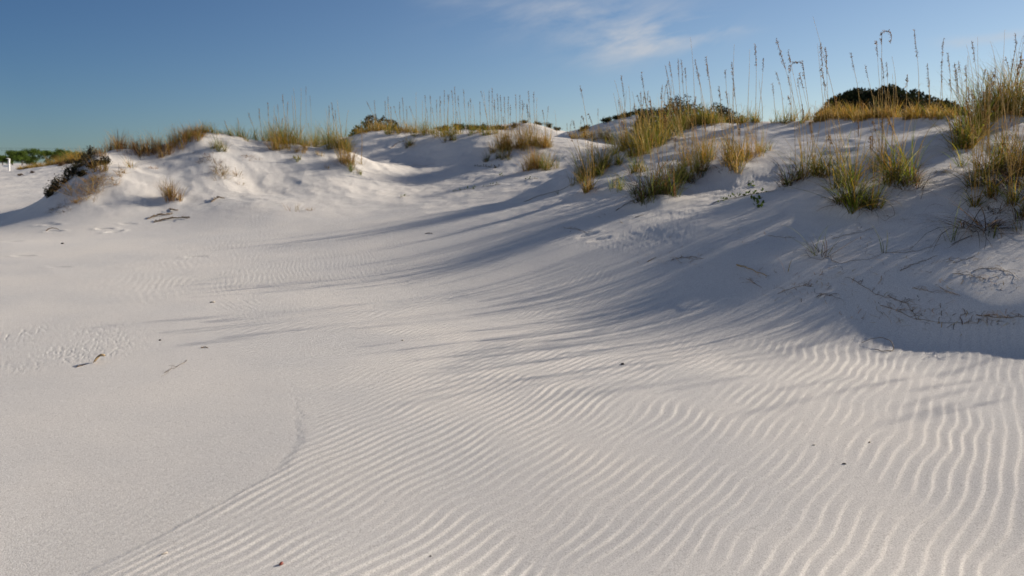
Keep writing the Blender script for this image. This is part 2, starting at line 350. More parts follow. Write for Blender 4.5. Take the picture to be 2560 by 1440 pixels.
def blade_set(mb, cx, cy, rad, ln, n_, mixname, a0=.15, da=.35, droop=1.0, wid=.006, lean=(0, 0), S=7, flat=False):
    """n_ curved blades rooted on the sand round (cx,cy)"""
    ph = R.uniform(0, 2*np.pi, n_); rr = rad*np.sqrt(R.random(n_))*.8
    nt_ = max(1, int(n_/26)); ti = R.integers(0, nt_, n_)
    tp = R.uniform(0, 2*np.pi, nt_); tr = rad*np.sqrt(R.random(nt_))*1.05; th_ = R.uniform(.5, 1.4, nt_)
    if nt_ > 2:
        rr = np.minimum(rr*.35, .10*R.random(n_)+.01)
        bx = cx+tr[ti]*np.cos(tp[ti])+rr*np.cos(ph); by = cy+tr[ti]*np.sin(tp[ti])*.8+rr*np.sin(ph)
    else: bx = cx+rr*np.cos(ph); by = cy+rr*np.sin(ph)*.7; th_[:] = 1
    bz = ground(bx, by)-.02
    az = ph+R.normal(0, .9, n_)
    L = ln*R.uniform(.45, 1.12, n_)*th_[ti]
    al0 = np.abs(a0+da*R.standard_normal(n_)*.6)+.3*R.random(n_)*da*2
    k = droop*R.uniform(.2, 1.5, n_)
    t = np.linspace(0, 1, S); al = al0[:,None]+k[:,None]*t**1.6
    al = np.minimum(al, 2.6)
    ds = (L/(S-1))[:,None]
    hx = np.cumsum(np.sin(al)*ds, 1)-np.sin(al)*ds; hz = np.cumsum(np.cos(al)*ds, 1)-np.cos(al)*ds
    wob = .12*R.standard_normal(n_)
    a2 = az[:,None]+wob[:,None]*t*2
    px = bx[:,None]+hx*np.cos(a2)+lean[0]*L[:,None]*t**1.5; py = by[:,None]+hx*np.sin(a2)+lean[1]*L[:,None]*t**1.5; pz = bz[:,None]+hz
    g = ground(px.ravel(), py.ravel()).reshape(px.shape)
    pz = np.maximum(pz, g-.015+(.02*t if not flat else .012*t))
    w = wid*R.uniform(.6, 1.3, n_)[:,None]*np.array(np.interp(t, [0, .15, .6, 1], [.8, 1, .75, .08]))
    sa = az+np.pi/2+R.normal(0, .5, n_)
    side = np.stack([np.cos(sa), np.sin(sa), .25*R.standard_normal(n_)], 1); side /= np.linalg.norm(side, axis=1, keepdims=True)
    c = pick(mixname, n_)[:,None,:]*np.interp(t, [0, .25, 1], [1, 1, 1])[None,:,None]
    tipc = np.array(PAL['straw'])*R.uniform(.6, 1, (n_, 1)); wt = (np.interp(t, [0, .6, 1], [0, 0, .45]))[None,:,None]
    c = c*(1-wt)+tipc[:,None,:]*wt
    strips(mb, np.stack([px, py, pz], -1), w, side, c)

# ------------------------------------------------------------------ grass clumps : (kind, px, py, w, h, mix, label, options)
NAMES = {'oats': ('sea_oats_clump', 'sea oats'), 'tuft': ('grass_tuft', 'grass tuft'), 'dry': ('dry_grass_tuft', 'dry grass'), 'sprig': ('grass_sprig', 'grass sprig'), 'mat': ('dead_grass_mat', 'dead grass')}
CL = []
def C(kind, px, py, w, h_, mix, label, **k): CL.append(dict(kind=kind, px=px, py=py, w=w, h=h_, mix=mix, label=label, stems=[], **k))
ORD = ['first','second','third','fourth','fifth','sixth','seventh','eighth','ninth','tenth','eleventh','twelfth','thirteenth','fourteenth']
def ROW(kind, items, mix, label, group, **k):
    """label contains {} for the ordinal from the left"""
    for i, (px, py, w, h_) in enumerate(sorted(items)): C(kind, px, py, w, h_, mix, label.format(ORD[i]), group=group, **k)
# left dune
C('dry',238,393,62,34,'brown','brown dry tuft on the left shoulder of the left dune, highest above its dark slope')
C('dry',318,388,92,56,'brown','largest rounded brown and gold tuft on the crest of the left dune',n=620,mound=.14)
C('dry',394,392,60,46,'brown','dark brown tuft just right of the rounded gold tuft on the left dune',n=240)
ROW('tuft',[(440,366,84,46),(474,357,66,36),(506,342,70,32),(412,376,60,44),(486,345,60,34)],'brownl','{} from the left of the golden tufts climbing to the top of the left dune','golden tufts climbing the left dune crest',n=190)
ROW('tuft',[(532,337,50,34),(562,336,54,30),(596,346,56,34),(622,352,60,40)],'oats','{} from the left of the thin green tufts on the top of the left dune','thin green tufts on top of the left dune',n=90)
C('tuft',546,374,38,38,'oats','small green tuft on the bare slope below the top of the left dune',n=110)
C('dry',520,384,70,16,'red','reddish dry patch on the slope under the top of the left dune',n=60,a0=.8)
C('dry',533,410,78,22,'dark','dark low dead tuft in the middle of the left dune face',n=260,a0=.9,droop=.6)
C('dry',572,446,74,34,'brownl','tan green tuft hanging below the dark dead tuft on the left dune face',n=190,a0=.7)
C('dry',628,406,58,18,'red','reddish brown creeping tuft at the right of the left dune face',n=80,a0=.9)
C('dry',216,474,92,62,'dry','sprawling tan dead clump in front of the dark slope of the left dune',n=320,a0=.8,droop=.9)
C('dry',262,458,64,30,'dry','small tan tuft just right of the sprawling dead clump on the left dune',n=130,a0=.6)
C('dry',152,524,64,22,'dark','dark dead tuft at the front left foot of the left dune',n=150,a0=1.0,lean=(-.3,0))
C('dry',216,508,54,26,'dry','lowest tan dead tuft on the front of the left dune',n=130,a0=.8,droop=.7)
C('tuft',246,432,34,50,'brownl','thin upright straw tuft above the sprawling dead clump on the left dune',n=60)
C('tuft',286,434,52,46,'brownl','thin straw tuft on the sunlit shelf of the left dune',n=80)
C('tuft',325,422,24,42,'gold','sparse golden stalks alone on the shady face of the left dune',n=22)
C('dry',425,506,46,58,'brown','lone brown tuft standing on a small mound in front of the left dune',n=230,mound=.12)
C('dry',384,424,30,12,'red','tiny reddish dry sprigs beside the shelf of the left dune',n=30)
C('sprig',735,528,46,24,'dry','thin pale twiggy sprig on the flat sand in front of the left dune',n=14)
C('sprig',775,527,24,14,'dry','smaller pale twiggy sprig right of the twiggy sprig before the left dune',n=16)
# tufts right of the left dune
ROW('oats',[(682,356,60,50),(712,362,66,56),(742,366,66,54),(776,366,60,44),(806,367,56,44),(836,372,56,54),(858,380,40,54)],'oats','{} from left of the sea oats on the low crest right of the left dune','sea oats on the low crest right of the left dune',n=210)
C('tuft',700,377,52,42,'gold','golden tuft in front of the sea oats right of the left dune',n=170)
C('tuft',750,379,34,26,'gold','small gold tuft below the sea oats right of the left dune',n=80)
C('tuft',738,402,26,22,'fresh','small green tuft on the slope under the sea oats right of the left dune',n=60)
C('tuft',800,391,24,18,'gold','tiny gold tuft above the low green clump at the valley mouth',n=30)
C('tuft',862,418,54,46,'brownl','brown and green clump hanging at the valley mouth beside the left dune',n=210,mound=.1)
C('tuft',886,434,36,30,'fresh','low green sprig just under the brown clump at the valley mouth',n=60)
C('tuft',818,422,14,14,'gold','tiny gold sprig left of the brown clump at the valley mouth',n=14)
C('sprig',904,412,16,30,'gold','few upright golden blades with one tall bare stalk at the valley mouth',n=14)
# middle crest
ROW('tuft',[(905,327,44,24),(934,327,46,28),(962,327,46,26),(1000,331,46,28),(1030,333,48,26)],'gold','{} from the left of the gold tufts in front of the round bush','gold tufts in front of the round bush',n=150)
ROW('oats',[(980,337,40,30),(1056,338,60,36),(1086,338,60,36),(1112,342,50,36),(1142,338,50,30),(1182,337,50,28),(1218,338,50,30)],'oats','{} from the left of the sea oats standing along the middle crest','sea oats along the middle crest',n=130)
C('tuft',1020,368,28,26,'darkg','dark green tuft alone on the shaded face of the middle dune',n=120)
C('tuft',1120,356,34,30,'darkg','tuft on the upper edge of the shaded face of the middle dune',n=100)
ROW('oats',[(1264,376,70,48),(1292,374,70,56),(1322,372,66,58),(1350,370,56,44)],'gold','{} from left of the dense golden sea oats at the middle crest right end','dense golden sea oats on the middle crest',n=260)
C('tuft',1256,398,40,30,'darkg','green tuft at the foot of the dense golden sea oats on the middle crest',n=120)
C('tuft',1222,405,24,26,'darkg','lowest small dark tuft at the end of the middle dune shadow',n=70)
C('tuft',1334,427,50,50,'brownl','left half of the lone round tuft in the sand hollow before the middle crest',n=220,mound=.05)
C('tuft',1370,426,50,48,'oats','right half of the lone round tuft in the sand hollow before the middle crest',n=220)
ROW('tuft',[(1440,346,40,20),(1470,349,46,24),(1505,352,50,26),(1535,358,56,32)],'gold','{} from the left of the golden tufts on the saddle left of the right dune','golden tufts on the saddle')
# middle right mound
ROW('oats',[(1562,378,60,62),(1592,392,70,72),(1624,374,80,84),(1660,350,84,72)],'oats','{} from the left of the dense green sea oats climbing to the rugged bush','dense green sea oats climbing the mound',n=240)
ROW('tuft',[(1702,326,80,44),(1742,319,80,50),(1786,313,70,44),(1828,309,60,36),(1872,308,50,30)],'oats','{} from the left of the green gold tufts in front of the rugged bush','green gold tufts in front of the rugged bush',n=260)
C('oats',1478,450,90,74,'oats','wide green and gold clump at the left end of the mound, dark blades beside it',n=330,mound=.08)
C('oats',1474,482,34,50,'gold','narrow golden clump hanging below the wide clump at the left end of the mound',n=130)
C('dry',1432,470,70,30,'darkg','dark blades trailing down the sand at the left end of the mound',n=90,a0=1.1,lean=(-.4,-.1))
C('tuft',1524,424,60,52,'fresh','green tuft behind the wide clump at the left end of the mound',n=170)
C('tuft',1545,476,60,44,'fresh','sparse pale green tuft on the sand front of the mound',n=70)
C('tuft',1590,436,50,50,'oats','green gold tuft in the middle of the mound left of the dark clump',n=150)
C('tuft',1586,486,20,30,'darkg','small dark sprig between the sparse tuft and the dark clump on the mound',n=30)
C('oats',1642,506,96,92,'darkg','big dark green clump with dead curled blades at the foot of the mound',n=300,dead=120,mound=.1)
C('oats',1690,474,90,66,'darkg','dark tangled clump just right of and above the big dark clump on the mound',n=280,dead=100,mound=.1)
C('oats',1726,444,80,60,'darkg','tangled olive clump between the dark clumps and the golden clump on the mound',n=200,dead=60)
C('oats',1752,410,70,90,'gold','tall golden clump on the ridge of the mound',n=210)
C('oats',1828,432,86,70,'gold','sparse orange gold clump on the sunlit knob of the mound',n=170,mound=.12)
C('oats',1862,402,90,70,'gold','bushy orange gold clump behind the sunlit knob of the mound',n=220)
C('tuft',1902,384,50,40,'oats','small tuft at the right end of the mound behind the sunlit knob',n=90)
# right dune
ROW('tuft',[(2050,305,52,31),(2078,304,52,35),(2106,303,54,33),(2138,302,56,35),(2170,302,56,35),(2202,301,56,37),(2236,300,58,37),(2270,300,58,35),(2304,299,58,33),(2338,298,56,31),(2372,297,54,29)],'gold','{} from the left of the golden tufts in front of the big dark dome bush','golden tufts in front of the dome bush',n=210,near=11)
ROW('tuft',[(1940,312,40,34),(1975,309,40,36),(2012,307,44,36)],'oats','{} from the left of the sparse tufts between the rugged bush and the dome bush','sparse tufts between the two bushes',n=80)
C('tuft',1976,466,50,60,'darkg','curly dark tuft at the left end of the clumps on the right dune face',n=110,dead=30)
C('oats',2024,452,66,92,'oats','upright sea oats clump at the left of the right dune face with several tall stalks',n=180,dead=40,mound=.07)
C('tuft',2078,446,46,56,'darkg','curled low tuft between the first two tall clumps on the right dune face',n=90,dead=50)
C('oats',2112,470,64,110,'oats','tall sea oats clump with the long bare leaning stalk on the right dune face',n=170,dead=40)
C('oats',2134,532,52,110,'fresh','lowest bright green clump in the middle of the right dune face',n=120,dead=60,mound=.06)
C('oats',2176,520,46,84,'fresh','green clump just right of the lowest bright green clump on the right dune face',n=100,dead=60)
C('tuft',2104,514,36,64,'oats','small green clump just left of the lowest bright green clump on the right dune face',n=70,dead=30)
C('oats',2202,430,50,74,'oats','sea oats clump below the tallest flag topped stalk on the right dune face',n=110)
C('oats',2240,468,80,110,'oats','widest spreading clump in the middle of the right dune face',n=230,dead=90,mound=.08)
C('tuft',2272,474,50,64,'darkg','dry curled side of the spreading clump on the right dune face',n=60,dead=70)
ROW('oats',[(2402,372,56,96),(2428,340,62,100),(2462,312,70,104),(2496,296,76,108),(2530,290,70,104),(2562,292,60,96)],'oats','{} from the left of the dense sea oats on the crest at the right edge','dense sea oats on the crest at the right edge',n=300)
ROW('oats',[(2462,448,40,80),(2516,414,50,90),(2556,402,50,90),(2478,508,34,70),(2532,524,40,80),(2436,522,28,52)],'oats','{} from the left of the sparse sea oats below the right edge crest','sparse sea oats below the right crest',n=55)
C('tuft',2404,416,18,66,'fresh','narrow upright green sprig below the dense crest sea oats at the right edge',n=26)
C('tuft',2366,430,50,26,'dark','dark flattened dead blades on the slope left of the upright green sprig',n=60,a0=1.2,flat=True)
C('tuft',2424,476,20,64,'fresh','upright green sprig standing at the left edge of the dark dead mound',n=28)
C('oats',2446,478,30,80,'oats','thin clump with a tall stalk at the left edge of the dark dead mound',n=50,dead=20)
C('oats',2492,440,50,96,'oats','clump on top of the dark dead mound at the right edge',n=110,dead=60)
C('oats',2546,448,70,100,'gold','orange gold clump on the dark dead mound at the right edge',n=170,dead=80)
C('mat',2510,492,150,110,'dark','large dark mound of dead grass at the right edge of the right dune face',n=420,a0=1.15,droop=1.5,wid=.008,mound=.12,flat=True)
C('mat',2450,582,100,110,'dark','dark flattened mat of dead blades low on the right dune face',n=230,a0=1.15,droop=1.5,wid=.008,flat=True,mound=.06)
C('mat',2490,532,50,50,'dark','small dark dead wad between the dead mound and the flattened mat',n=110,a0=1.1)
C('tuft',2560,548,50,70,'darkg','dark green tuft cut by the right edge below the dead mound',n=110,dead=40)
C('sprig',2376,606,30,84,'fresh','slender green sprig left of the flattened dead mat',n=9)
C('sprig',2216,632,34,66,'fresh','sprig of three thin blades alone on the lower right dune face',n=5)
C('sprig',2052,640,46,100,'fresh','green sprig with curled dead blades at its foot, low on the right dune',n=9,dead=18)
C('sprig',1966,682,10,40,'gold','single short blade standing on the shaded sand left of the curled sprig',n=2)
C('sprig',2478,600,24,40,'darkg','small green sprig growing through the flattened dead mat',n=12)
C('sprig',2548,582,34,50,'darkg','small green sprig at the right edge beside the flattened dead mat',n=14)
C('sprig',1516,540,24,22,'brown','tiny dark sprig on the sand below the mound',n=6,a0=.9)
C('sprig',1566,556,26,18,'dry','tiny pale dry sprig lying below the mound, right of the dark sprig',n=8,a0=1.1)
C('sprig',2148,598,14,20,'brown','tiny bent blade between the low sprigs on the right dune',n=2)
# sea oats on the dune that goes on beyond the right edge (they throw the long shadows across the sand)
for i, (x, y) in enumerate(((6.9,9.6),(7.2,10.1),(7.9,10.6),(7.7,9.6),(8.0,9.9),(8.8,10.8),(8.3,9.3),(9.1,9.8),(9.9,9.2),(10.4,10.4),(11.0,9.6),(9.0,8.9),(9.8,8.8),(11.6,10.6),(12.0,9.0),(10.4,7.6),(7.4,9.4),(12.8,7.6),(11.4,6.6),(13.4,9.6),(12.4,5.4))):
    CL.append(dict(kind='oats', px=None, py=None, xy=(x, y), w=1.0, h=.75, mix='oats', label='sea oats clump on the dune crest beyond the right edge of the view', stems=[], group='sea oats beyond the right edge', n=150, own=3))
# stems: base, tip, seed head length, bend style
ST = [  # px0,py0,px1,py1,seed(px), droop
 (640,350,625,285,20,.3),(655,352,648,272,22,.3),(676,352,668,256,26,.2),(700,355,694,262,14,.1),(715,358,707,236,18,.1),(722,360,720,256,22,.1),(745,362,735,222,0,0),(752,362,752,220,0,0),(768,364,765,216,18,0),(780,365,775,238,26,.1),
 (822,368,820,262,26,0),(836,370,828,256,20,0),(842,372,840,278,16,.1),(862,376,872,276,0,0),(788,364,790,300,0,0),(905,410,905,300,30,0),(690,352,690,290,10,.1),(700,352,706,296,10,.1),
 (600,345,592,295,16,.4),(574,338,560,302,14,.5),
 (945,330,918,255,18,.5),(938,328,938,252,22,0),(966,330,962,252,30,0),(972,330,970,242,24,0),(978,332,978,268,20,0),(1000,334,984,266,16,.2),(1002,334,1000,256,30,0),(1012,336,1006,244,30,.3),(1018,336,1016,268,24,0),(1042,336,1026,266,18,.4),(1040,336,1040,230,0,0),
 (1058,336,1056,250,0,0),(1066,338,1062,238,16,0),(1078,338,1076,238,34,0),(1092,338,1092,250,24,0),(1103,338,1100,240,34,0),(1112,340,1111,226,26,0),(1118,338,1122,236,14,0),(1135,338,1130,226,28,0),(1140,338,1137,218,34,.1),(1152,338,1146,240,20,0),(1166,338,1158,224,34,.1),(1178,338,1176,246,20,0),(1188,338,1182,260,0,0),
 (1200,340,1201,254,26,0),(1226,342,1222,226,30,.1),(1232,342,1230,222,36,0),(1238,370,1236,250,26,0),(1246,372,1244,234,34,.1),(1254,372,1252,238,36,.1),(1262,372,1262,242,34,0),(1270,374,1272,242,30,.1),(1278,374,1276,262,24,0),(1294,372,1288,236,30,.1),(1300,372,1299,238,34,0),(1306,372,1306,250,20,0),(1320,372,1318,260,20,0),(1326,372,1322,226,26,0),(1336,372,1335,230,22,0),(1342,370,1342,244,0,0),(1366,368,1356,274,20,.2),(1322,400,1316,330,0,0),(1366,424,1382,372,0,0),(1338,424,1322,372,0,0),
 (1394,334,1386,276,0,0),(1424,340,1430,300,18,.1),(1418,340,1418,308,12,0),(1496,350,1495,272,14,0),(1450,346,1452,300,10,0),
 (1484,394,1450,216,22,0),(1566,376,1536,200,0,0),(1570,380,1554,188,44,.05),(1580,380,1572,212,0,0),(1600,388,1602,232,26,.1),(1622,370,1603,184,30,.05),(1628,372,1612,230,34,.1),(1640,360,1625,240,34,.1),(1600,400,1584,260,40,0),(1650,352,1655,215,26,.1),
 (1684,345,1664,166,56,.1),(1690,340,1676,154,30,.35),(1700,340,1694,150,34,.1),(1712,345,1703,150,46,.15),(1742,404,1725,94,0,0),(1722,330,1710,170,26,0),(1770,400,1736,150,34,.3),(1782,402,1766,144,32,.2),(1790,402,1768,162,30,.1),(1824,392,1807,180,14,.5),(1830,395,1838,110,0,0),(1848,396,1830,158,66,.35),(1868,392,1876,122,0,0),(1890,386,1910,150,20,.3),(1888,388,1885,112,44,0),(1760,402,1748,180,24,.1),(1806,420,1800,214,30,.1),(1836,425,1815,230,24,.1),
 (1650,500,1626,250,30,.1),(1700,470,1690,240,30,.1),(1600,430,1580,290,0,0),(1636,500,1618,330,0,0),
 (2010,448,1943,100,60,.05),(2032,446,2000,160,70,1.6),(2014,448,1973,126,24,.1),(1990,460,1972,170,0,0),(2040,448,2010,180,30,.3),
 (2066,444,2034,112,0,0),(2072,446,2053,108,44,.1),(2074,448,2062,120,50,.1),(2112,468,2034,40,0,0),(2096,466,2058,168,40,.3),(2202,428,2192,84,56,1.1),(2204,430,2196,100,30,.1),(2150,304,2120,134,36,.3),(2186,304,2168,164,24,.1),(2216,303,2205,146,40,.1),(2222,303,2217,154,30,.1),(2246,303,2230,140,0,0),
 (2296,300,2277,78,54,.05),(2322,300,2313,160,40,.6),(2318,300,2322,200,26,0),(2346,300,2355,98,34,0),(2376,320,2362,134,40,.3),(2352,300,2352,150,44,0),(2396,340,2383,160,30,.2),(2400,372,2394,172,24,.1),(2418,350,2417,166,30,.1),(2452,316,2427,102,40,.05),(2444,320,2440,92,0,0),(2500,296,2473,104,0,0),(2536,400,2537,162,56,.1),(2440,476,2444,260,0,0),(2498,440,2498,250,0,0),(2544,300,2560,130,26,.2),
 (1940,310,1930,210,22,.1),(1962,310,1942,180,26,.2),(1978,308,1968,190,20,.1),(2006,306,1992,196,20,0),(1906,310,1898,200,0,0),
]
XY = lambda c: np.array(c['xy'])
for c in CL:
    if c['px'] is not None:
        c['xy'] = place(c['px'], c['py'], near=c.get('near', 0)); c['d'] = c['xy'][1]
        c['rad'] = c['w']*.5*c['d']/F; c['len'] = c['h']*c['d']/F*(.85 if c['kind'] == 'dry' else 1.0 if c['px'] < 640 else 1.4 if c['d'] < 11.5 else 1.2)
    else: c['d'] = c['xy'][1]; c['rad'] = c['w']*.5; c['len'] = c['h']
    m = c.get('mound', .03 if c['kind'] in ('oats', 'tuft', 'dry') else 0)
    if m and c['rad'] > .08: MOUNDS.append((c['xy'][0], c['xy'][1], m, max(c['rad']*1.1, .12)))
OATS = [c for c in CL if c['kind'] in ('oats', 'tuft', 'sprig') and c['px'] is not None]
for s in ST:
    best = min(OATS, key=lambda c: ((c['px']-s[0])/1.0)**2+((c['py']-s[1])*1.6)**2+(0 if c['kind'] == 'oats' else 250))
    best['stems'].append(s)
def make_stem(root, b, tip, seed, droop):
    b = np.array(b, float); tip = np.array(tip, float)
    S = 12; t = np.linspace(0, 1, S)[:,None]
    ht = tip[2]-b[2]; hv = tip-b; hv[2] = 0
    bend = t**1.8
    path = b+np.c_[hv[0]*(.35*t+.65*bend), hv[1]*(.35*t+.65*bend), ht*t]
    path[:,0] += .008*np.sin(t[:,0]*7+b[0]*9); 
    if droop > .9:                        # head bowed right over
        sgn = -1 if droop > 1.5 else 1
        arc = np.linspace(0, 1, 7)[1:,None]; rr_ = .16 if droop > 1.5 else .13
        path = np.r_[path, path[-1]+np.c_[sgn*rr_*np.sin(arc*1.9)*1.0, 0*arc, rr_*.25*np.sin(arc*2.4)-.14*arc**2]]
    mb = MB(); rad = np.interp(np.linspace(0, 1, len(path)), [0, .6, 1], [.0044, .0034, .0018])*min(max(b[1]/14, .75), 1.35)
    c0 = np.array(PAL['gold'])*R.uniform(.9, 1.3); c1 = np.array(PAL['straw'])*R.uniform(1.0, 1.4)
    w = np.linspace(0, 1, len(path))[:,None]; cc = np.repeat(c0*(1-w)+c1*w, 4, 0)
    tube(mb, path, rad, cc)
    for _ in range(R.integers(1, 4)):     # a few leaves up the stem
        i = R.integers(2, 7); az = R.uniform(0, 6.28); L = R.uniform(.15, .34); q = np.linspace(0, 1, 6)
        pp = path[i]+np.c_[np.cos(az)*L*q*.6, np.sin(az)*L*q*.6, L*(.8*q-.75*q*q)]
        strips(mb, pp[None], (.005*np.interp(q, [0, .6, 1], [1, .7, .1]))[None], np.array([[-math.sin(az), math.cos(az), 0]]), (np.array(PAL['straw'])*.8)[None])
    st = mb.build('stem', M_STEM, root, root.location)
    if seed > 0:
        sb = MB(); L = seed*1.2
        cum = np.r_[0, np.cumsum(np.linalg.norm(np.diff(path, axis=0), axis=1))]; tot = cum[-1]
        ns = int(max(14, min(60, L*130)))
        s0 = np.sort(tot-L*R.random(ns)**1.1)
        pos = np.stack([np.interp(s0, cum, path[:,k]) for k in range(3)], 1)
        side = R.choice([-1, 1], ns)*R.uniform(.2, 1, ns); lean = .5*droop+.25
        ax = np.stack([side*.32-lean*.4, R.normal(0, .35, ns), R.uniform(-.7, .75, ns)], 1)
        pos = pos+ax*.010
        col = np.array(PAL['straw'])*1.0*R.uniform(.5, 1.25, (ns, 1))*np.array([1, .92, .85])
        blobs(sb, pos, ax, R.uniform(.020, .036, ns), R.uniform(.008, .013, ns), col)
        qs = np.linspace(max(tot-L*1.02, 0), tot, 8); tube(sb, np.stack([np.interp(qs, cum, path[:,k]) for k in range(3)], 1), .0035, np.array(PAL['tan'])*.8)
        hd = sb.build('seed_head', M_SEED, None, root.location); hd.parent = st; hd.location = (0, 0, 0)
for c in CL:
    nm, cat = NAMES[c['kind']]; x, y = c['xy']; z = float(ground(x, y)[0])
    root = tag(empty(nm, (x, y, z)), c['label'], cat, c.get('group'))
    mb = MB(); n_ = c.get('n', 150); n_ = int(n_*(1.4 if c['d'] > 14 else 1.15 if c['d'] > 11 else .95)) if c['kind'] in ('oats', 'tuft', 'dry') else n_; nearc = c['d'] < 11.5 and c['kind'] in ('oats', 'tuft')
    blade_set(mb, x, y, c['rad'], c['len'], n_, c['mix'], a0=c.get('a0', .2 if nearc else .12), da=.6 if nearc else .42, droop=c.get('droop', 1.45 if nearc else 1.05), wid=c.get('wid', .0072 if nearc else .0062), lean=c.get('lean', (-.05, 0)), flat=c.get('flat', False))
    mb.build('blades', M_BLADE, root, root.location)
    nd = (c['dead']*2 if 'dead' in c else int(n_*.2) if c['kind'] in ('oats', 'tuft') else 0)
    if nd:
        mb = MB(); blade_set(mb, x, y, c['rad']*1.15, c['len']*.8, nd, 'brownl' if c['d'] > 12 else 'dark', a0=.8, da=.6, droop=1.7, wid=.006, flat=True, S=9)
        mb.build('dead_leaves', M_DEAD, root, root.location)
    for s in c['stems']:
        b = place(s[0], s[1]); b = b if abs(b[1]-y) < 1.0 and abs(b[0]-x) < 1.0 else np.array([at(s[0], s[1], y)[0], y])
        gz = float(ground(b[0], b[1])[0]); tp = at(s[2], s[3], b[1])
        make_stem(root, (b[0], b[1], gz-.02), tp+np.array([0, R.normal(0, .06), 0]), s[4]*b[1]/F, s[5])
    if c['px'] is not None and c['kind'] == 'oats':          # thin extra culms, some without a head
        for k in range(int(R.integers(1, 3) if c['d'] > 18 else R.integers(4, 8))):
            q = R.uniform(0, 6.28); rr_ = c['rad']*R.uniform(.1, .9); bx, by = x+rr_*math.cos(q), y+rr_*math.sin(q)*.6; gz = float(ground(bx, by)[0])
            make_stem(root, (bx, by, gz-.02), (bx+R.normal(-.05, .10), by+R.normal(0, .06), gz+R.uniform(.6, 1.25)), R.uniform(.10, .17) if R.random() < (.65 if c['d'] > 18 else .45) else 0, R.uniform(0, .5))
    for k in range(c.get('own', 0)):
        bx, by = x+R.normal(0, .25), y+R.normal(0, .25); gz = float(ground(bx, by)[0])
        make_stem(root, (bx, by, gz-.02), (bx+R.normal(-.08, .12), by+R.normal(0, .1), gz+R.uniform(1.1, 1.6)), .22, .1)

# ------------------------------------------------------------------ shrubs and bushes
def stems_into(mb, base, pts, r0):
    for p in pts:
        t = np.linspace(0, 1, 6)[:,None]; path = np.array(base)*(1-t)+np.array(p)*t
        path[1:-1] += R.normal(0, .04, (4, 3))*np.linalg.norm(np.array(p)-base)*.5
        tube(mb, path, np.linspace(r0, r0*.3, 6), (.1, .08, .06))
def low_shrub(px, py, w, h_, label, group, d=None, col=(.045, .050, .018), n_=700, leaf=.045, name='low_shrub', cat='shrub', near=0):
    x, y = place(px, py, near=near) if d is None else at(px, py, d)[:2]
    z = float(ground(x, y)[0]); rx = w*.5*y/F; hz = h_*y/F
    root = tag(empty(name, (x, y, z)), label, cat, group)
    tips = []
    for k in range(9):
        a = R.uniform(0, 6.28); rr = rx*R.uniform(.3, .95); tx, ty = x+rr*math.cos(a), y+rr*math.sin(a)*.7
        tips.append((tx, ty, float(ground(tx, ty)[0])+hz*R.uniform(.45, 1.0)*(1-.4*rr/rx)))
    tips = np.array(tips); mb = MB(); stems_into(mb, (x, y, z-.03), tips, max(.006, hz*.03)); mb.build('branches', M_BARK, root, root.location)
    i = R.integers(0, len(tips), n_); u = R.random(n_)**.6
    pos = np.array([x, y, z])*(1-u[:,None])+tips[i]*u[:,None]+R.normal(0, 1, (n_, 3))*np.array([rx*.16, rx*.14, hz*.11])
    g = ground(pos[:,0], pos[:,1]); pos[:,2] = np.maximum(pos[:,2], g+.01)
    c = np.array(col)*R.uniform(.6, 1.5, (n_, 1))*(1+.1*R.standard_normal((n_, 3)))
    mb = MB(); leaves(mb, pos, leaf*R.uniform(.6, 1.3, n_), c); mb.build('foliage', M_LEAF, root, root.location)
for i, (px, py, w, h_) in enumerate(sorted([(124,492,40,32),(142,476,50,38),(162,458,50,36),(182,438,52,40),(202,418,50,38),(218,402,46,34)])):
    low_shrub(px, py, w, h_, f'{ORD[i]} from the bottom of the dark shrubs up the left slope of the left dune', 'dark shrubs on the left dune slope', n_=620, leaf=.036, col=(.055, .048, .028))
for i, (px, py, w, h_) in enumerate([(232,420,40,22),(256,410,46,20),(205,440,36,18)]):
    low_shrub(px, py, w, h_, ['dark flat shrub in the shade inside the left dune, nearest the slope shrubs', 'dark flat shrub in the shade below the top left shoulder of the left dune', 'dark flat shrub behind the sprawling tan clump on the left dune'][i], 'dark shrubs on the left dune slope', n_=450, col=(.04, .035, .02))
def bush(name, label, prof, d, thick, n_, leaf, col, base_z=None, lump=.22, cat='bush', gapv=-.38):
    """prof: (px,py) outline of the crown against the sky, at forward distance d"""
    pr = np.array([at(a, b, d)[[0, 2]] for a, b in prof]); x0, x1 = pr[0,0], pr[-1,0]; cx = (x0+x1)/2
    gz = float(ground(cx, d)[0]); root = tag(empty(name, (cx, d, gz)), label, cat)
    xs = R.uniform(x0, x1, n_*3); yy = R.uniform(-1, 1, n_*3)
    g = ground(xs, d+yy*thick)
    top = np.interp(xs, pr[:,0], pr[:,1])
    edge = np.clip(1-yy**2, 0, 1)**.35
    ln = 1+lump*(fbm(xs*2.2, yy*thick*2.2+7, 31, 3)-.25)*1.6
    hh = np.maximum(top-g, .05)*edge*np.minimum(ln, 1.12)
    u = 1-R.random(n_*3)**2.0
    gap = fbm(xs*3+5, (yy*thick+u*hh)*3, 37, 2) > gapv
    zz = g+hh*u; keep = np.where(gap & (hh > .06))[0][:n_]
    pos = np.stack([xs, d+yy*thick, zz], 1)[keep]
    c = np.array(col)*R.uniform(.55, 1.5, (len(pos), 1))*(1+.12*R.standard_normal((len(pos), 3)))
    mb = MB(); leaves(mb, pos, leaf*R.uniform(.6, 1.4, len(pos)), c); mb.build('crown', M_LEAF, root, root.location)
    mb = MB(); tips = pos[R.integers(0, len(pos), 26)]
    stems_into(mb, (cx, d, gz-.05), tips, .03); mb.build('trunk', M_BARK, root, root.location)
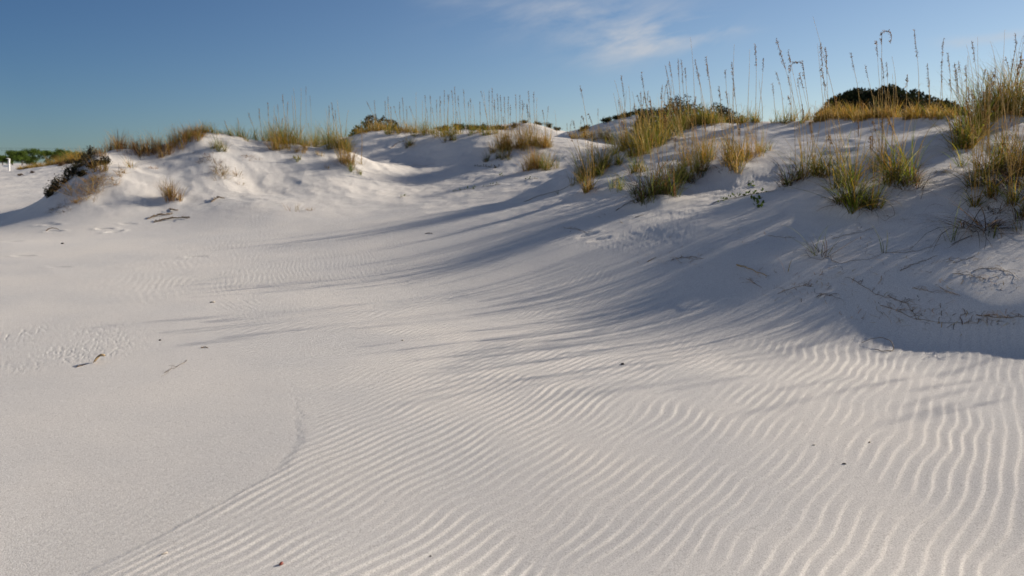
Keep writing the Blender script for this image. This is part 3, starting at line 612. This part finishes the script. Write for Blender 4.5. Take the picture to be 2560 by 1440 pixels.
bush('dome_bush', 'big dark dome shaped bush behind the crest of the right dune', [(2062,300),(2074,272),(2084,248),(2110,230),(2140,218),(2170,213),(2210,216),(2250,224),(2300,240),(2350,258),(2390,278),(2420,298)], 22.5, 1.6, 34000, .085, (.020, .025, .011), lump=.13, gapv=-.6)
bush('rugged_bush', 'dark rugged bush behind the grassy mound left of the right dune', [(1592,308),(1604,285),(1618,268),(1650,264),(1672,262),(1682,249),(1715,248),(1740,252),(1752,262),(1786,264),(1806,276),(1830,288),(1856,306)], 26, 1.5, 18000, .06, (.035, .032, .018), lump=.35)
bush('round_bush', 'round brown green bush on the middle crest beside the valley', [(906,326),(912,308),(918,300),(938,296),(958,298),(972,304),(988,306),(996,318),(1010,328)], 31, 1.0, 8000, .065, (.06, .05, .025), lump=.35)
bush('small_green_bush', 'small bright green bush at the left foot of the round bush', [(874,334),(882,322),(896,313),(912,310),(922,320),(928,332)], 31.5, .6, 2000, .08, (.07, .10, .02), lump=.3)
bush('small_bush', 'small dark bush at the right foot of the rugged bush', [(1790,300),(1800,272),(1806,268),(1814,272),(1822,300)], 27, .4, 900, .08, (.04, .045, .02), lump=.3)
for i, (px, py, w, h_) in enumerate([(1520,305,40,14),(1544,298,44,16),(1570,291,44,16),(1594,287,40,18),(1612,300,30,26)]):
    low_shrub(px, py, w, h_, f'{ORD[i]} from left of the dark shrubs capping the shaded hill beside the rugged bush', 'dark shrubs capping the shaded hill', n_=600, leaf=.06, near=27)
for i, (px, py, w, h_) in enumerate([(1110,327,46,14),(1146,325,50,16),(1182,325,50,14),(1216,325,46,16),(1250,324,44,14)]):
    low_shrub(px, py, w, h_, f'{ORD[i]} from the left of the olive shrubs on the far ridge behind the middle crest', 'olive shrubs on the far ridge', n_=800, leaf=.08, col=(.075, .075, .022), near=38)
for i, (px, py, w, h_) in enumerate([(1288,320,26,14),(1312,308,34,8),(1348,310,28,8),(1374,316,26,14),(1392,326,20,10)]):
    low_shrub(px, py, w, h_, f'{ORD[i]} from the left of the small brown shrubs on the sunlit far hill', 'small brown shrubs on the far hill', n_=350, leaf=.07, col=(.10, .08, .035), near=40)
low_shrub(1460, 326, 34, 12, 'small olive shrub on the horizon left of the shaded hill', None, n_=300, leaf=.07, col=(.08, .07, .03), near=28)
low_shrub(150, 415, 40, 14, 'low reddish shrub on the sand hump beside the golden grass', None, n_=400, leaf=.06, col=(.12, .07, .035), near=30)
low_shrub(172, 410, 30, 14, 'low brown shrub between the sand hump and the left dune', None, n_=400, leaf=.06, col=(.09, .065, .03), near=30)
for i, (px, py) in enumerate(((50, 440), (80, 433))):
    low_shrub(px, py, 12, 5, ['tiny dark shrub on the sand below the sign post', 'tiny brown shrub on the sand right below the sign post'][i], None, n_=120, leaf=.06, col=(.10, .06, .035), near=25)
# golden grass on the far left hump
def far_grass(px, py, d, w, h_, label, group):
    x, y = at(px, py, d)[:2]; z = float(ground(x, y)[0])
    root = tag(empty('tall_golden_grass', (x, y, z)), label, 'grass tuft', group)
    mb = MB(); blade_set(mb, x, y, w*.5*d/F, h_*d/F*1.15, 420, 'gold', a0=.2, da=.4, droop=.8, wid=.02); mb.build('blades', M_BLADE, root, root.location)
for i, px in enumerate(range(62, 232, 21)):
    far_grass(px, 412-.05*px, 49+2.5*(i % 3), 46, [10, 12, 15, 20, 25, 30, 34, 32, 28][i], f'{ORD[i]} from the left of the tall golden grasses in front of the tree line', 'tall golden grasses before the tree line')

# ------------------------------------------------------------------ trees at the far left
def tree(px, top, d, w, label):
    x, y, zt = at(px, top, d); z = float(ground(x, y)[0]); ht = zt-z; rx = w*.5*d/F
    root = tag(empty('scrub_oak_tree', (x, y, z)), label, 'tree', 'trees of the far tree line')
    mb = MB(); nb = 9; tips = []
    tube(mb, [(x, y, z-.2), (x+.1, y, z+ht*.25), (x+R.normal(0, .2), y, z+ht*.55)], [.16, .13, .08], (.1, .08, .06), 6)
    for k in range(nb):
        a = R.uniform(0, 6.28); e = R.uniform(.3, 1); tips.append((x+rx*e*.75*math.cos(a), y+rx*e*.75*math.sin(a), z+ht*R.uniform(.12, .86)))
    tips.append((x, y, z+ht*.86)); tips = np.array(tips)
    for p in tips: tube(mb, [(x, y, z+ht*.3), (np.array([x, y, z+ht*.45])+p)/2+R.normal(0, .1, 3), p], [.07, .05, .02], (.1, .08, .06), 4)
    mb.build('trunk', M_BARK, root, root.location)
    n_ = 2600; i = R.integers(0, len(tips), n_); q = R.standard_normal((n_, 3)); q /= np.linalg.norm(q, axis=1, keepdims=True); q *= R.random((n_, 1))**.4
    pos = tips[i]+q*np.array([rx*.42, rx*.42, ht*.17]); pos[:,2] = np.clip(pos[:,2], z+.1, None)
    c = np.array([.085, .125, .022])*R.uniform(.5, 1.4, (len(tips), 1))[i]*R.uniform(.7, 1.3, (n_, 1))
    mb = MB(); leaves(mb, pos, .34*R.uniform(.6, 1.3, n_), c); mb.build('crown', M_TREE, root, root.location)
for i, (px, top, w) in enumerate([(-40,392,70),(4,390,60),(28,377,54),(52,378,56),(86,372,60),(116,377,56),(146,373,40),(168,377,48),(190,380,50),(214,386,50),(240,390,50)]):
    tree(px, top, 205+8*(i % 3), w, ['scrub tree cut by the left edge of the view','low dark tree behind the white sign post','round dark tree just right of the white sign post','broad tree between the post and the highest crown','highest rounded tree of the far tree line','flat topped tree right of the highest rounded tree','small knobby tree sticking up from the far tree line','tree right of the small knobby tree','lower tree before the tree line sinks behind the left dune','tree half hidden by the left dune shoulder','last tree hidden behind the left dune'][i])

# ------------------------------------------------------------------ sign post, power line
x, y = place(25, 427, near=30); z = float(ground(x, y)[0])
sp = tag(empty('sign_post', (x, y, z)), 'thin white post with a small white board, on the sand at the far left', 'sign post')
def box(mb, c, s, rot=0, col=(1, 1, 1)):
    v = np.array([[a, b, e] for a in (-1, 1) for b in (-1, 1) for e in (-1, 1)])*np.array(s)*.5
    cr, sr = math.cos(rot), math.sin(rot); v = v@np.array([[cr, 0, sr], [0, 1, 0], [-sr, 0, cr]])
    mb.add(v+np.array(c), [[0,1,3,2],[4,6,7,5],[0,4,5,1],[2,3,7,6],[0,2,6,4],[1,5,7,3]], col)
mb = MB(); hh = 30*y/F
box(mb, (x-.03, y, z+hh/2-.1), (.075, .075, hh+.2), -.10); o = mb.build('post', M_WHITE, sp, sp.location, smooth=False)
mb = MB(); box(mb, (x-.075, y, z+hh+.005), (.09, .09, .03), -.10); o = mb.build('cap', M_WHITE, sp, sp.location, smooth=False)
mb = MB(); box(mb, (x-.20, y-.055, z+hh*.38), (.28, .02, .11), -.12); o = mb.build('board', M_WHITE, sp, sp.location, smooth=False)
pole_x = [at(-260, 400, 320)[0], at(560, 400, 320)[0]]
for i, xx in enumerate(pole_x):
    zz = float(ground(xx, 320)[0]); pl = tag(empty('utility_pole', (xx, 320, zz)), ['wooden pole carrying the cables beyond the left edge of the view', 'wooden pole carrying the cables hidden behind the left dune'][i], 'utility pole')
    mb = MB(); tube(mb, [(xx, 320, zz-.3), (xx, 320, zz+6.9)], [.15, .11], (.1, .08, .06), 8); mb.build('pole', M_BARK, pl, pl.location)
    mb = MB(); box(mb, (xx, 320, zz+6.5), (.12, 1.6, .12)); mb.build('crossarm', M_BARK, pl, pl.location, smooth=False)
for i, (yy, za, zb) in enumerate(((319.3, 8.0, 7.5), (320.7, 7.1, 6.9))):
    mb = MB(); t = np.linspace(0, 1, 30)
    tube(mb, np.c_[pole_x[0]+(pole_x[1]-pole_x[0])*t, np.full(30, yy), za+(zb-za)*t-.5*(1-(2*t-1)**2)], .035, (.03, .03, .03), 5)
    tag(mb.build('power_cable', M_WIRE, None, (pole_x[0], yy, za)), ['upper of the two thin cables in the sky above the far trees', 'lower of the two thin cables in the sky above the far trees'][i], 'cable')

# ------------------------------------------------------------------ things lying on the sand
def on_ground(px, py): 
    a = place(px, py, h); return np.array([a[0], a[1], float(surface(np.array([a[0]]), np.array([a[1]]))[0])])
def lay(pts, lift=.004):
    """pixels -> points on the sand"""
    q = np.array([place(a, b, h) for a, b in pts]); t = np.linspace(0, 1, len(q)); tt = np.linspace(0, 1, max(8, len(q)*5))
    def cub(v):
        return np.interp(tt, t, v)
    X, Y = cub(q[:,0]), cub(q[:,1])
    for _ in range(2): X[1:-1] = (X[:-2]+2*X[1:-1]+X[2:])/4; Y[1:-1] = (Y[:-2]+2*Y[1:-1]+Y[2:])/4
    return np.c_[X, Y, surface(X, Y)+lift]
def twig(name, pts, label, cat, r=.004, m=M_TWIG, arch=0, sub=0, group=None):
    p = lay(pts); t = np.linspace(0, 1, len(p)); p[:,2] += arch*np.sin(np.pi*t)+.004*np.sin(t*23+pts[0][0])
    mb = MB(); tube(mb, p, np.interp(t, [0, 1], [r, r*.45]), (.2, .15, .1), 5)
    for _ in range(sub):
        i = R.integers(1, len(p)-2); a = R.uniform(0, 6.28); L = R.uniform(.04, .14)
        q = np.array([p[i]+np.array([math.cos(a)*L*s, math.sin(a)*L*s, .02*math.sin(s*2.6)]) for s in np.linspace(0, 1, 5)])
        q[:,0] += R.normal(0, .006, 5); q[:,1] += R.normal(0, .006, 5)
        tube(mb, q, r*.4, (.2, .15, .1), 4)
    return tag(mb.build(name, m, None, tuple(p[0])), label, cat, group)
def nut(name, px, py, ln, w, ang, label, cat, m, lift=.3):
    c = on_ground(px, py); mb = MB(); th = np.linspace(0, np.pi, 9); ph = np.arange(10)*2*np.pi/10
    prof = np.sin(th)*(1-.25*np.cos(th))
    v = np.stack([np.repeat((-np.cos(th)*ln*.5)[:,None], 10, 1), prof[:,None]*np.cos(ph)*w*.5, prof[:,None]*np.sin(ph)*w*.42], -1)
    ca, sa = math.cos(ang), math.sin(ang); v = v@np.array([[ca, sa, 0], [-sa, ca, 0], [0, 0, 1]])
    i = np.arange(8)[:,None]*10; j = np.arange(10)
    mb.add(v+c+np.array([0, 0, w*lift]), np.stack([i+j, i+(j+1) % 10, i+10+(j+1) % 10, i+10+j], -1), (1, 1, 1))
    return tag(mb.build(name, m, None, tuple(c)), label, cat)
nut('seed_pod', 703, 1417, .024, .015, 1.2, 'small red brown seed pod on the ripples near the bottom edge', 'seed pod', M_SEEDNUT)
nut('dark_seed', 2110, 1163, .022, .009, -.2, 'small black seed lying between ripples at the lower right', 'seed', M_BLACK)
nut('seed_husk', 2173, 1109, .014, .009, .4, 'tiny yellowish seed husk just above the black seed at the lower right', 'seed husk', M_STRAWLEAF)
nut('dark_pebble', 1556, 912, .030, .020, .2, 'small dark pebble on the ripples left of the curved blade', 'pebble', M_BLACK)
nut('shell', 531, 757, .055, .022, .5, 'small pale shell on the smooth sand at the left', 'shell', M_SHELL)
nut('shell_chip', 2034, 1116, .022, .008, .2, 'tiny white shell chip left of the yellowish husk', 'shell chip', M_SHELL)
nut('shell_chip', 411, 1390, .030, .010, .8, 'tiny pale shell chip by the edge of the ripples at the bottom left', 'shell chip', M_SHELL)
nut('shell_chip', 1006, 852, .022, .012, .5, 'tiny bright shell chip in the middle of the ripples', 'shell chip', M_SHELL)
nut('dark_pebble', 156, 610, .05, .03, .2, 'tiny dark pebble on the far flat sand at the left', 'pebble', M_BLACK)
nut('dark_pebble', 400, 852, .022, .014, .2, 'tiny dark pebble on the smooth sand above the thin root', 'pebble', M_BLACK)
nut('dark_pebble', 1076, 1396, .010, .007, .2, 'dark speck on the ripples right of the red brown seed pod', 'pebble', M_BLACK)
# curled dry leaf with its shadow, at the left
c = on_ground(247, 906); mb = MB(); t = np.linspace(0, 1, 12); s = np.linspace(-1, 1, 5)
u, v = np.meshgrid(t, s, indexing='ij')
wv = np.sin(np.pi*np.clip(u*.9+.08, 0, 1))**.7*.026
V = np.stack([(u-.35)*.085, v*wv-.01, .012+.045*np.sin(u*2.2)-.012*v*v+.012*u], -1)+c
i = np.arange(11)[:,None]*5; j = np.arange(4); mb.add(V, np.stack([i+j, i+j+1, i+j+6, i+j+5], -1), (1, 1, 1))
o = mb.build('curled_leaf', M_STRAWLEAF, None, tuple(c)); sm = o.modifiers.new('thickness', 'SOLIDIFY'); sm.thickness = .003
tag(o, 'curled tan dry leaf throwing a dark shadow on the smooth sand at the left', 'leaf')
twig('twig', [(192,919),(203,915),(214,912)], 'short dark twig just left of the curled tan leaf', 'twig', .005)
twig('thin_root', [(468,902),(455,912),(440,920),(428,924),(408,934),(424,930),(402,944)], 'thin wiry root on the smooth sand right of the curled leaf', 'root', .0018, sub=2)
twig('twig', [(503,871),(512,869),(520,871)], 'tiny twig on the smooth sand above the thin root', 'twig', .005)
twig('twig', [(1063,585),(1073,583),(1082,585)], 'lone tiny twig on the sand before the valley', 'twig', .008)
# the bent blade lying in the foreground at the right
p = lay([(2154,860),(2180,857),(2206,858),(2226,864),(2235,875),(2228,880),(2206,880),(2186,877)]); t = np.linspace(0, 1, len(p)); p[:,2] += .035*np.sin(np.pi*np.clip(t*1.6, 0, 1))+.003
mb = MB(); tube(mb, p, np.interp(t, [0, .5, 1], [.0015, .0035, .002]), (.2, .15, .1), 5)
tag(mb.build('bent_blade', M_TWIG, None, tuple(p[0])), 'dark bent grass blade curled in a loop at the edge of the dune shadow', 'grass blade')
twig('pale_twig', [(1842,664),(1862,676),(1888,688),(1918,690)], 'pale yellow bent twig on the shaded sand of the right dune', 'twig', .008, M_STRAWLEAF, .03)
twig('twig', [(1618,656),(1630,649),(1640,645)], 'short dark twig on the shaded slope under the mound', 'twig', .006)
twig('twig', [(1540,528),(1575,505),(1600,495)], 'long dark stalk lying on the sand below the big dark clump', 'twig', .005)
twig('twig', [(1310,505),(1360,488),(1420,468),(1436,462)], 'long thin dark stalk lying at the left foot of the mound', 'twig', .006, arch=.02)
twig('twig', [(1588,545),(1610,538)], 'short twig right of the tiny pale dry sprig under the mound', 'twig', .005)
twig('twig', [(975,372),(995,356),(1012,352)], 'dark stalk lying on the shaded face of the middle dune', 'twig', .012)
# roots crossing the lower face of the right dune
roots = [([(2200,768),(2240,775),(2262,790),(2290,800),(2330,806),(2380,812),(2440,812)], 9, 'brown root with rootlets along the foot of the right dune'),
 ([(2130,700),(2160,720),(2190,738),(2215,745),(2240,750)], 8, 'brown root running down the slope to the root tangle'),
 ([(2220,742),(2245,756),(2265,760),(2280,782),(2292,800)], 12, 'dark root tangle at the foot of the right dune'),
 ([(2040,745),(2055,738),(2080,742),(2100,748)], 7, 'short root left of the sloping root on the right dune'),
 ([(1945,735),(1975,725),(2005,716),(2035,720)], 7, 'thin root on the shaded sand left of the root tangle'),
 ([(2250,680),(2280,665),(2310,655),(2345,640)], 8, 'thin root rising right across the lower right dune'),
 ([(2382,660),(2420,648),(2440,640)], 5, 'short dark root below the flattened dead mat'),
 ([(2430,680),(2460,672),(2500,676),(2530,684),(2546,704)], 10, 'bushy root at the right edge of the lower dune face'),
 ([(2380,685),(2420,690),(2450,698),(2480,702)], 6, 'straight root below the bushy root'),
 ([(2440,790),(2470,795),(2500,798),(2535,797),(2566,792)], 14, 'orange tinted root mass at the right edge by the dune foot'),
 ([(2280,722),(2310,728),(2336,737)], 5, 'short root above the sunlit patch on the dune foot'),
 ([(2350,722),(2380,736),(2400,742)], 6, 'curved root just right of the short root above the sunlit patch'),
 ([(2072,640),(2060,652),(2045,660),(2020,650),(2012,630),(2030,618)], 3, 'dark curled root loop around the foot of the curled sprig'),
 ([(2075,640),(2080,655),(2100,660),(2140,652),(2185,648),(2210,632)], 2, 'long thin runner linking the curled sprig and the three blade sprig'),
 ([(2215,632),(2260,633),(2300,628),(2350,612)], 3, 'thin runner going right from the three blade sprig'),
 ([(1680,650),(1710,644),(1740,650),(1760,646)], 10, 'brown root litter on the shaded sand below the rain pitted patch'),
 ([(1870,700),(1890,712),(1905,722)], 6, 'small dark root knot under the pale yellow twig'),
 ([(2180,505),(2230,520),(2238,545),(2212,560),(2190,540)], 2, 'long curled dead stalk hanging below the spreading clump'),
 ([(2302,500),(2310,470),(2340,440),(2372,436),(2400,446)], 0, 'wide curved dead stalk on the upper right dune face'),
 ([(2080,600),(2110,590),(2150,583),(2185,572)], 4, 'thin dark root between the lowest green clump and the curled sprig'),
 ([(1410,570),(1430,572),(1450,576),(1470,585)], 8, 'brown root litter at the left end of the rain pitted patch'),
 ([(1010,418),(1035,412),(1060,416),(1085,410)], 5, 'thin dry litter on the floor of the valley'),
 ([(1920,590),(1950,594),(1990,596)], 3, 'faint thin root on the middle of the shaded dune foot')]
for i, (pts, sub, lab) in enumerate(roots):
    twig('dry_root', pts, lab, 'root', .0028 if i != 9 else .004, M_ROOT if i not in (12, 17, 18) else M_TWIG, 0.0 if i not in (12, 17, 18) else .03, sub, None)
# driftwood in front of the left dune
for pts, lab, r, sub in (([(368,548),(390,543),(415,540),(430,536)], 'left piece of dark driftwood in front of the left dune', .016, 8),
                         ([(385,556),(415,551),(445,548),(474,545)], 'longest piece of dark driftwood in front of the left dune', .018, 9),
                         ([(528,506),(545,498),(562,496)], 'small driftwood piece right of the lone brown tuft', .016, 8),
                         ([(425,524),(440,530),(446,526)], 'small driftwood stub under the lone brown tuft', .013, 4),
                         ([(115,578),(130,575),(147,574)], 'dark stick on the flat sand at the far left', .010, 0)):
    twig('driftwood', pts, lab, 'driftwood', r, M_TWIG, .03, sub, 'driftwood before the left dune')
# loose litter of broken stalks and leaf bits washed over the lower face of the right dune
mb = MB(); pos = []
for px, py, sx_, sy_, k in ((2250,775,110,40,90),(2100,700,160,40,80),(2460,690,100,40,70),(2450,800,120,18,80),(2350,620,200,60,60),(1700,650,80,14,40),(1420,575,60,12,25),(2000,740,100,20,30),(2200,560,120,60,40),(1880,690,60,24,20),(1020,415,60,12,14),(560,395,90,26,40),(440,535,60,20,24),(240,470,60,30,30),(1900,580,160,40,30)):
    for _ in range(k):
        a = place(px+R.normal(0, sx_*.6), py+R.normal(0, sy_*.6)); pos.append(a)
pos = np.array(pos); az = R.uniform(0, 6.28, len(pos)); L_ = R.uniform(.015, .09, len(pos)); t3 = np.linspace(-.5, .5, 4)
X = pos[:,:1]+np.cos(az)[:,None]*L_[:,None]*t3+.012*R.standard_normal((len(pos), 1))*t3**2*4; Y = pos[:,1:]+np.sin(az)[:,None]*L_[:,None]*t3
Zg = surface(X.ravel(), Y.ravel()).reshape(X.shape)+.004+.01*R.random((len(pos), 1))*(1-4*t3**2)
strips(mb, np.stack([X, Y, Zg], -1), np.full(X.shape, .0034)*R.uniform(.5, 1.4, (len(pos), 1)), np.stack([-np.sin(az), np.cos(az), .15*R.random(len(pos))], 1), pick('brown', len(pos)))
tag(mb.build('plant_litter', M_DEAD), 'scattered brown bits of dead stalk and leaf on the dune faces', 'plant litter', None, 'stuff')
# creeping vines with leaves
def vine(pts, label, nl, leaf=.03, col=(.10, .14, .03)):
    p = lay(pts); root = tag(empty('creeping_vine', tuple(p[0])), label, 'vine', 'creeping vines on the sand')
    mb = MB(); tube(mb, p, .003, (.15, .1, .06), 4); mb.build('runner', M_ROOT, root, root.location)
    i = R.integers(0, len(p), nl); pos = p[i]+np.c_[R.normal(0, leaf*.6, (nl, 2)), R.uniform(.0, .03, nl)]
    mb = MB(); leaves(mb, pos, leaf*R.uniform(.7, 1.4, nl), np.array(col)*R.uniform(.6, 1.4, (nl, 1)), .6); mb.build('leaves', M_LEAF, root, root.location)
vine([(1782,510),(1810,500),(1830,497),(1855,492),(1890,484),(1935,478)], 'long green vine creeping over the shaded edge of the sunlit knob', 46, .045)
vine([(1888,502),(1896,510),(1898,520)], 'leafy green vine shoot just under the long green vine', 26, .06)
vine([(1870,455),(1878,462),(1886,470)], 'small green vine shoot on the sunlit knob above the long vine', 12, .045)
vine([(1130,478),(1160,474),(1185,471)], 'small green vine crossing the sand in front of the middle dune', 14, .05)
vine([(1000,495),(1014,490),(1024,490)], 'small lone green vine shoot left of the crossing vine', 8, .05)
vine([(1205,467),(1225,464),(1250,462)], 'small vine at the right end of the vines before the middle dune', 10, .045)
vine([(1192,417),(1230,419),(1248,418)], 'dark vine at the edge of the middle dune shadow', 20, .06, (.05, .05, .03))
vine([(1248,440),(1258,440)], 'tiny green vine shoot between the middle dune and the lone round tuft', 6, .05)
vine([(1310,452),(1345,447)], 'tiny vine under the lone round tuft', 8, .04)

# ------------------------------------------------------------------ the sand itself : one sheet to the horizon
def ground_sheet():
    th = np.concatenate([np.radians(np.arange(-180, -36, 1.6)), np.radians(np.arange(-36, 36, .052)), np.radians(np.arange(36, 60, .4)), np.radians(np.arange(60, 180, 1.6))])
    rs = [.25]
    while rs[-1] < 2.2: rs.append(rs[-1]+.04)
    while rs[-1] < 32: rs.append(rs[-1]+min(max(.0005*rs[-1]**2, .004), .05))
    while rs[-1] < 62: rs.append(rs[-1]+.16)
    while rs[-1] < 6000: rs.append(rs[-1]*1.06)
    rs = np.array(rs); nr, nt_ = len(rs), len(th)
    X = (rs[:,None]*np.sin(th)).ravel(); Y = (rs[:,None]*np.cos(th)).ravel()
    Z = np.empty_like(X); ch = 200000
    for i in range(0, len(X), ch): Z[i:i+ch] = surface(X[i:i+ch], Y[i:i+ch])
    v = np.c_[X, Y, Z]; v = np.r_[v, [[0, 0, float(Z[:nt_].mean())]]]
    i = (np.arange(nr-1)*nt_)[:,None]; j = np.arange(nt_); jn = (j+1) % nt_
    q = np.stack([i+j, i+nt_+j, i+nt_+jn, i+jn], -1).reshape(-1, 4)
    tri = np.stack([np.full(nt_, nr*nt_), j, jn], -1)
    me = bpy.data.meshes.new('sand_ground')
    me.vertices.add(len(v)); me.vertices.foreach_set('co', v.astype(np.float32).ravel())
    me.loops.add(q.size+tri.size); me.loops.foreach_set('vertex_index', np.r_[q.ravel(), tri.ravel()].astype(np.int32))
    me.polygons.add(len(q)+len(tri))
    me.polygons.foreach_set('loop_start', np.r_[np.arange(len(q))*4, q.size+np.arange(len(tri))*3].astype(np.int32))
    me.polygons.foreach_set('use_smooth', np.ones(len(q)+len(tri), bool))
    me.update(calc_edges=True); me.materials.append(M_SAND)
    o = bpy.data.objects.new('sand_ground', me); COL.objects.link(o)
    tag(o, 'white rippled sand of the dunes and the flat foreground', None, None, 'structure')
ground_sheet()

# ------------------------------------------------------------------ sky, sun, camera
w = bpy.data.worlds.new('World'); sc.world = w; w.use_nodes = True
nt = w.node_tree; L = nt.links; nt.nodes.clear()
out = nt.nodes.new('ShaderNodeOutputWorld'); bg = nt.nodes.new('ShaderNodeBackground')
sky = nt.nodes.new('ShaderNodeTexSky'); sky.sky_type = 'NISHITA'; sky.sun_disc = False
sky.sun_elevation = SUN_EL; sky.sun_rotation = SUN_AZ; sky.altitude = 1500; sky.air_density = 1.0; sky.dust_density = .2; sky.ozone_density = 1.4
def WM(op, a, b=None, c=None, clamp=False):
    nd = nt.nodes.new('ShaderNodeMath'); nd.operation = op; nd.use_clamp = clamp
    for i, q in enumerate((a, b, c)):
        if q is None: continue
        if isinstance(q, (int, float)): nd.inputs[i].default_value = q
        else: L.new(q, nd.inputs[i])
    return nd.outputs[0]
tc = nt.nodes.new('ShaderNodeTexCoord'); sx = nt.nodes.new('ShaderNodeSeparateXYZ'); L.new(tc.outputs['Generated'], sx.inputs[0])
yy = WM('MAXIMUM', sx.outputs['Y'], .05); a = WM('DIVIDE', sx.outputs['X'], yy); b = WM('DIVIDE', sx.outputs['Z'], yy)
def gauss(cx, cy, rx, ry, rot):
    dx = WM('SUBTRACT', a, cx); dy = WM('SUBTRACT', b, cy); c_, s_ = math.cos(rot), math.sin(rot)
    p = WM('ADD', WM('MULTIPLY', dx, c_/rx), WM('MULTIPLY', dy, s_/rx)); q = WM('ADD', WM('MULTIPLY', dx, -s_/ry), WM('MULTIPLY', dy, c_/ry))
    return WM('POWER', 2.718, WM('MULTIPLY', WM('ADD', WM('MULTIPLY', p, p), WM('MULTIPLY', q, q)), -1))
def skypt(px, py):
    r = ray(px, py); return r[0]/r[1], r[2]/r[1]
mask = None
for px, py, rx, ry, rot, k in ((1570,95,160,50,.12,.85),(1470,30,230,44,.1,.75),(1690,90,120,26,.15,.5),(1640,75,90,26,.25,.75),(1560,150,110,22,.2,.45),(1290,2,130,22,0,.3),(1830,76,60,9,.05,.5),(2400,104,60,12,.05,.8),(2520,90,110,11,.15,.7),(1150,0,90,16,0,.3),(1700,108,110,18,.15,.5)):
    cx, cy = skypt(px, py); g = WM('MULTIPLY', gauss(cx, cy, rx/F, ry/F, rot), k); mask = g if mask is None else WM('ADD', mask, g)
cb = nt.nodes.new('ShaderNodeCombineXYZ')
ra = WM('ADD', WM('MULTIPLY', a, .97), WM('MULTIPLY', b, .25)); rb = WM('SUBTRACT', WM('MULTIPLY', b, .97), WM('MULTIPLY', a, .25))
L.new(WM('MULTIPLY', ra, 9), cb.inputs[0]); L.new(WM('MULTIPLY', rb, 34), cb.inputs[1])
cn = nt.nodes.new('ShaderNodeTexNoise'); cn.inputs['Scale'].default_value = 1.0; cn.inputs['Detail'].default_value = 7; cn.inputs['Roughness'].default_value = .6; cn.inputs['Distortion'].default_value = .35
L.new(cb.outputs[0], cn.inputs['Vector'])
cf = WM('MULTIPLY', mask, WM('MULTIPLY', WM('SUBTRACT', cn.outputs['Fac'], .38), 3.0, clamp=True), clamp=True)
cf = WM('MULTIPLY', cf, .72)
vd = nt.nodes.new('ShaderNodeVectorMath'); vd.operation = 'DOT_PRODUCT'; L.new(tc.outputs['Generated'], vd.inputs[0])
vd.inputs[1].default_value = (math.sin(SUN_AZ)*math.cos(SUN_EL), math.cos(SUN_AZ)*math.cos(SUN_EL), math.sin(SUN_EL))
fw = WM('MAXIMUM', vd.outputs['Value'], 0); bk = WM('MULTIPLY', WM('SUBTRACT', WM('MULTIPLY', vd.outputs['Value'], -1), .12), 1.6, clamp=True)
pol = WM('ADD', WM('MULTIPLY', fw, .25), .29)   # clear sky is deepest at right angles to the sun
tv = nt.nodes.new('ShaderNodeVectorMath'); tv.operation = 'MULTIPLY'; L.new(sky.outputs[0], tv.inputs[0]); tm = nt.nodes.new('ShaderNodeMix'); tm.data_type = 'RGBA'; L.new(WM('MAXIMUM', vd.outputs['Value'], 0), tm.inputs['Factor']); tm.inputs['A'].default_value = (.68, .97, 1.36, 1); tm.inputs['B'].default_value = (1.08, 1.0, .98, 1); L.new(tm.outputs['Result'], tv.inputs[1])
ts = nt.nodes.new('ShaderNodeVectorMath'); ts.operation = 'SCALE'; L.new(tv.outputs[0], ts.inputs[0]); L.new(pol, ts.inputs['Scale']); bc = nt.nodes.new('ShaderNodeVectorMath'); bc.operation = 'SCALE'; bc.inputs[0].default_value = (2.6, 2.5, 2.4); L.new(bk, bc.inputs['Scale'])   # unseen white glow added to the sky behind the camera, brightens the shade
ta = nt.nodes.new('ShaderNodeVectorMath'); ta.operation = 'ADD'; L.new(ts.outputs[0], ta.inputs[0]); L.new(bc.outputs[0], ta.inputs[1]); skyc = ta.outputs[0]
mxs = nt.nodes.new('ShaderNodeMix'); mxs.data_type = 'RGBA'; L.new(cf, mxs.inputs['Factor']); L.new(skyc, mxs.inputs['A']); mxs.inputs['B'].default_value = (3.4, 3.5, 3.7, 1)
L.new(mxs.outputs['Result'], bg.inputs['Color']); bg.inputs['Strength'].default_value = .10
L.new(bg.outputs[0], out.inputs['Surface'])
sl = bpy.data.lights.new('sun', 'SUN'); sl.energy = 4.3; sl.angle = math.radians(.53); sl.color = (1, .89, .75)
so = bpy.data.objects.new('sun', sl); COL.objects.link(so)
from mathutils import Vector
sd = Vector((math.sin(SUN_AZ)*math.cos(SUN_EL), math.cos(SUN_AZ)*math.cos(SUN_EL), math.sin(SUN_EL)))
so.rotation_euler = sd.to_track_quat('Z', 'Y').to_euler(); so.location = (30, 20, 20)
cam = bpy.data.cameras.new('camera'); cam.sensor_width = 36; cam.lens = 36*F/2560; cam.clip_end = 20000; cam.clip_start = .05
co = bpy.data.objects.new('camera', cam); COL.objects.link(co); co.location = (0, 0, CH); co.rotation_euler = (math.pi/2-PIT, 0, 0)
cam.dof.use_dof = True; cam.dof.focus_distance = 5.0; cam.dof.aperture_fstop = 2.7
sc.camera = co
vs = sc.view_settings; vs.view_transform = 'Standard'; vs.look = 'None'; vs.exposure = .75; vs.gamma = 1
sc.cycles.use_denoising = True; sc.cycles.max_bounces = 8; sc.cycles.transparent_max_bounces = 8
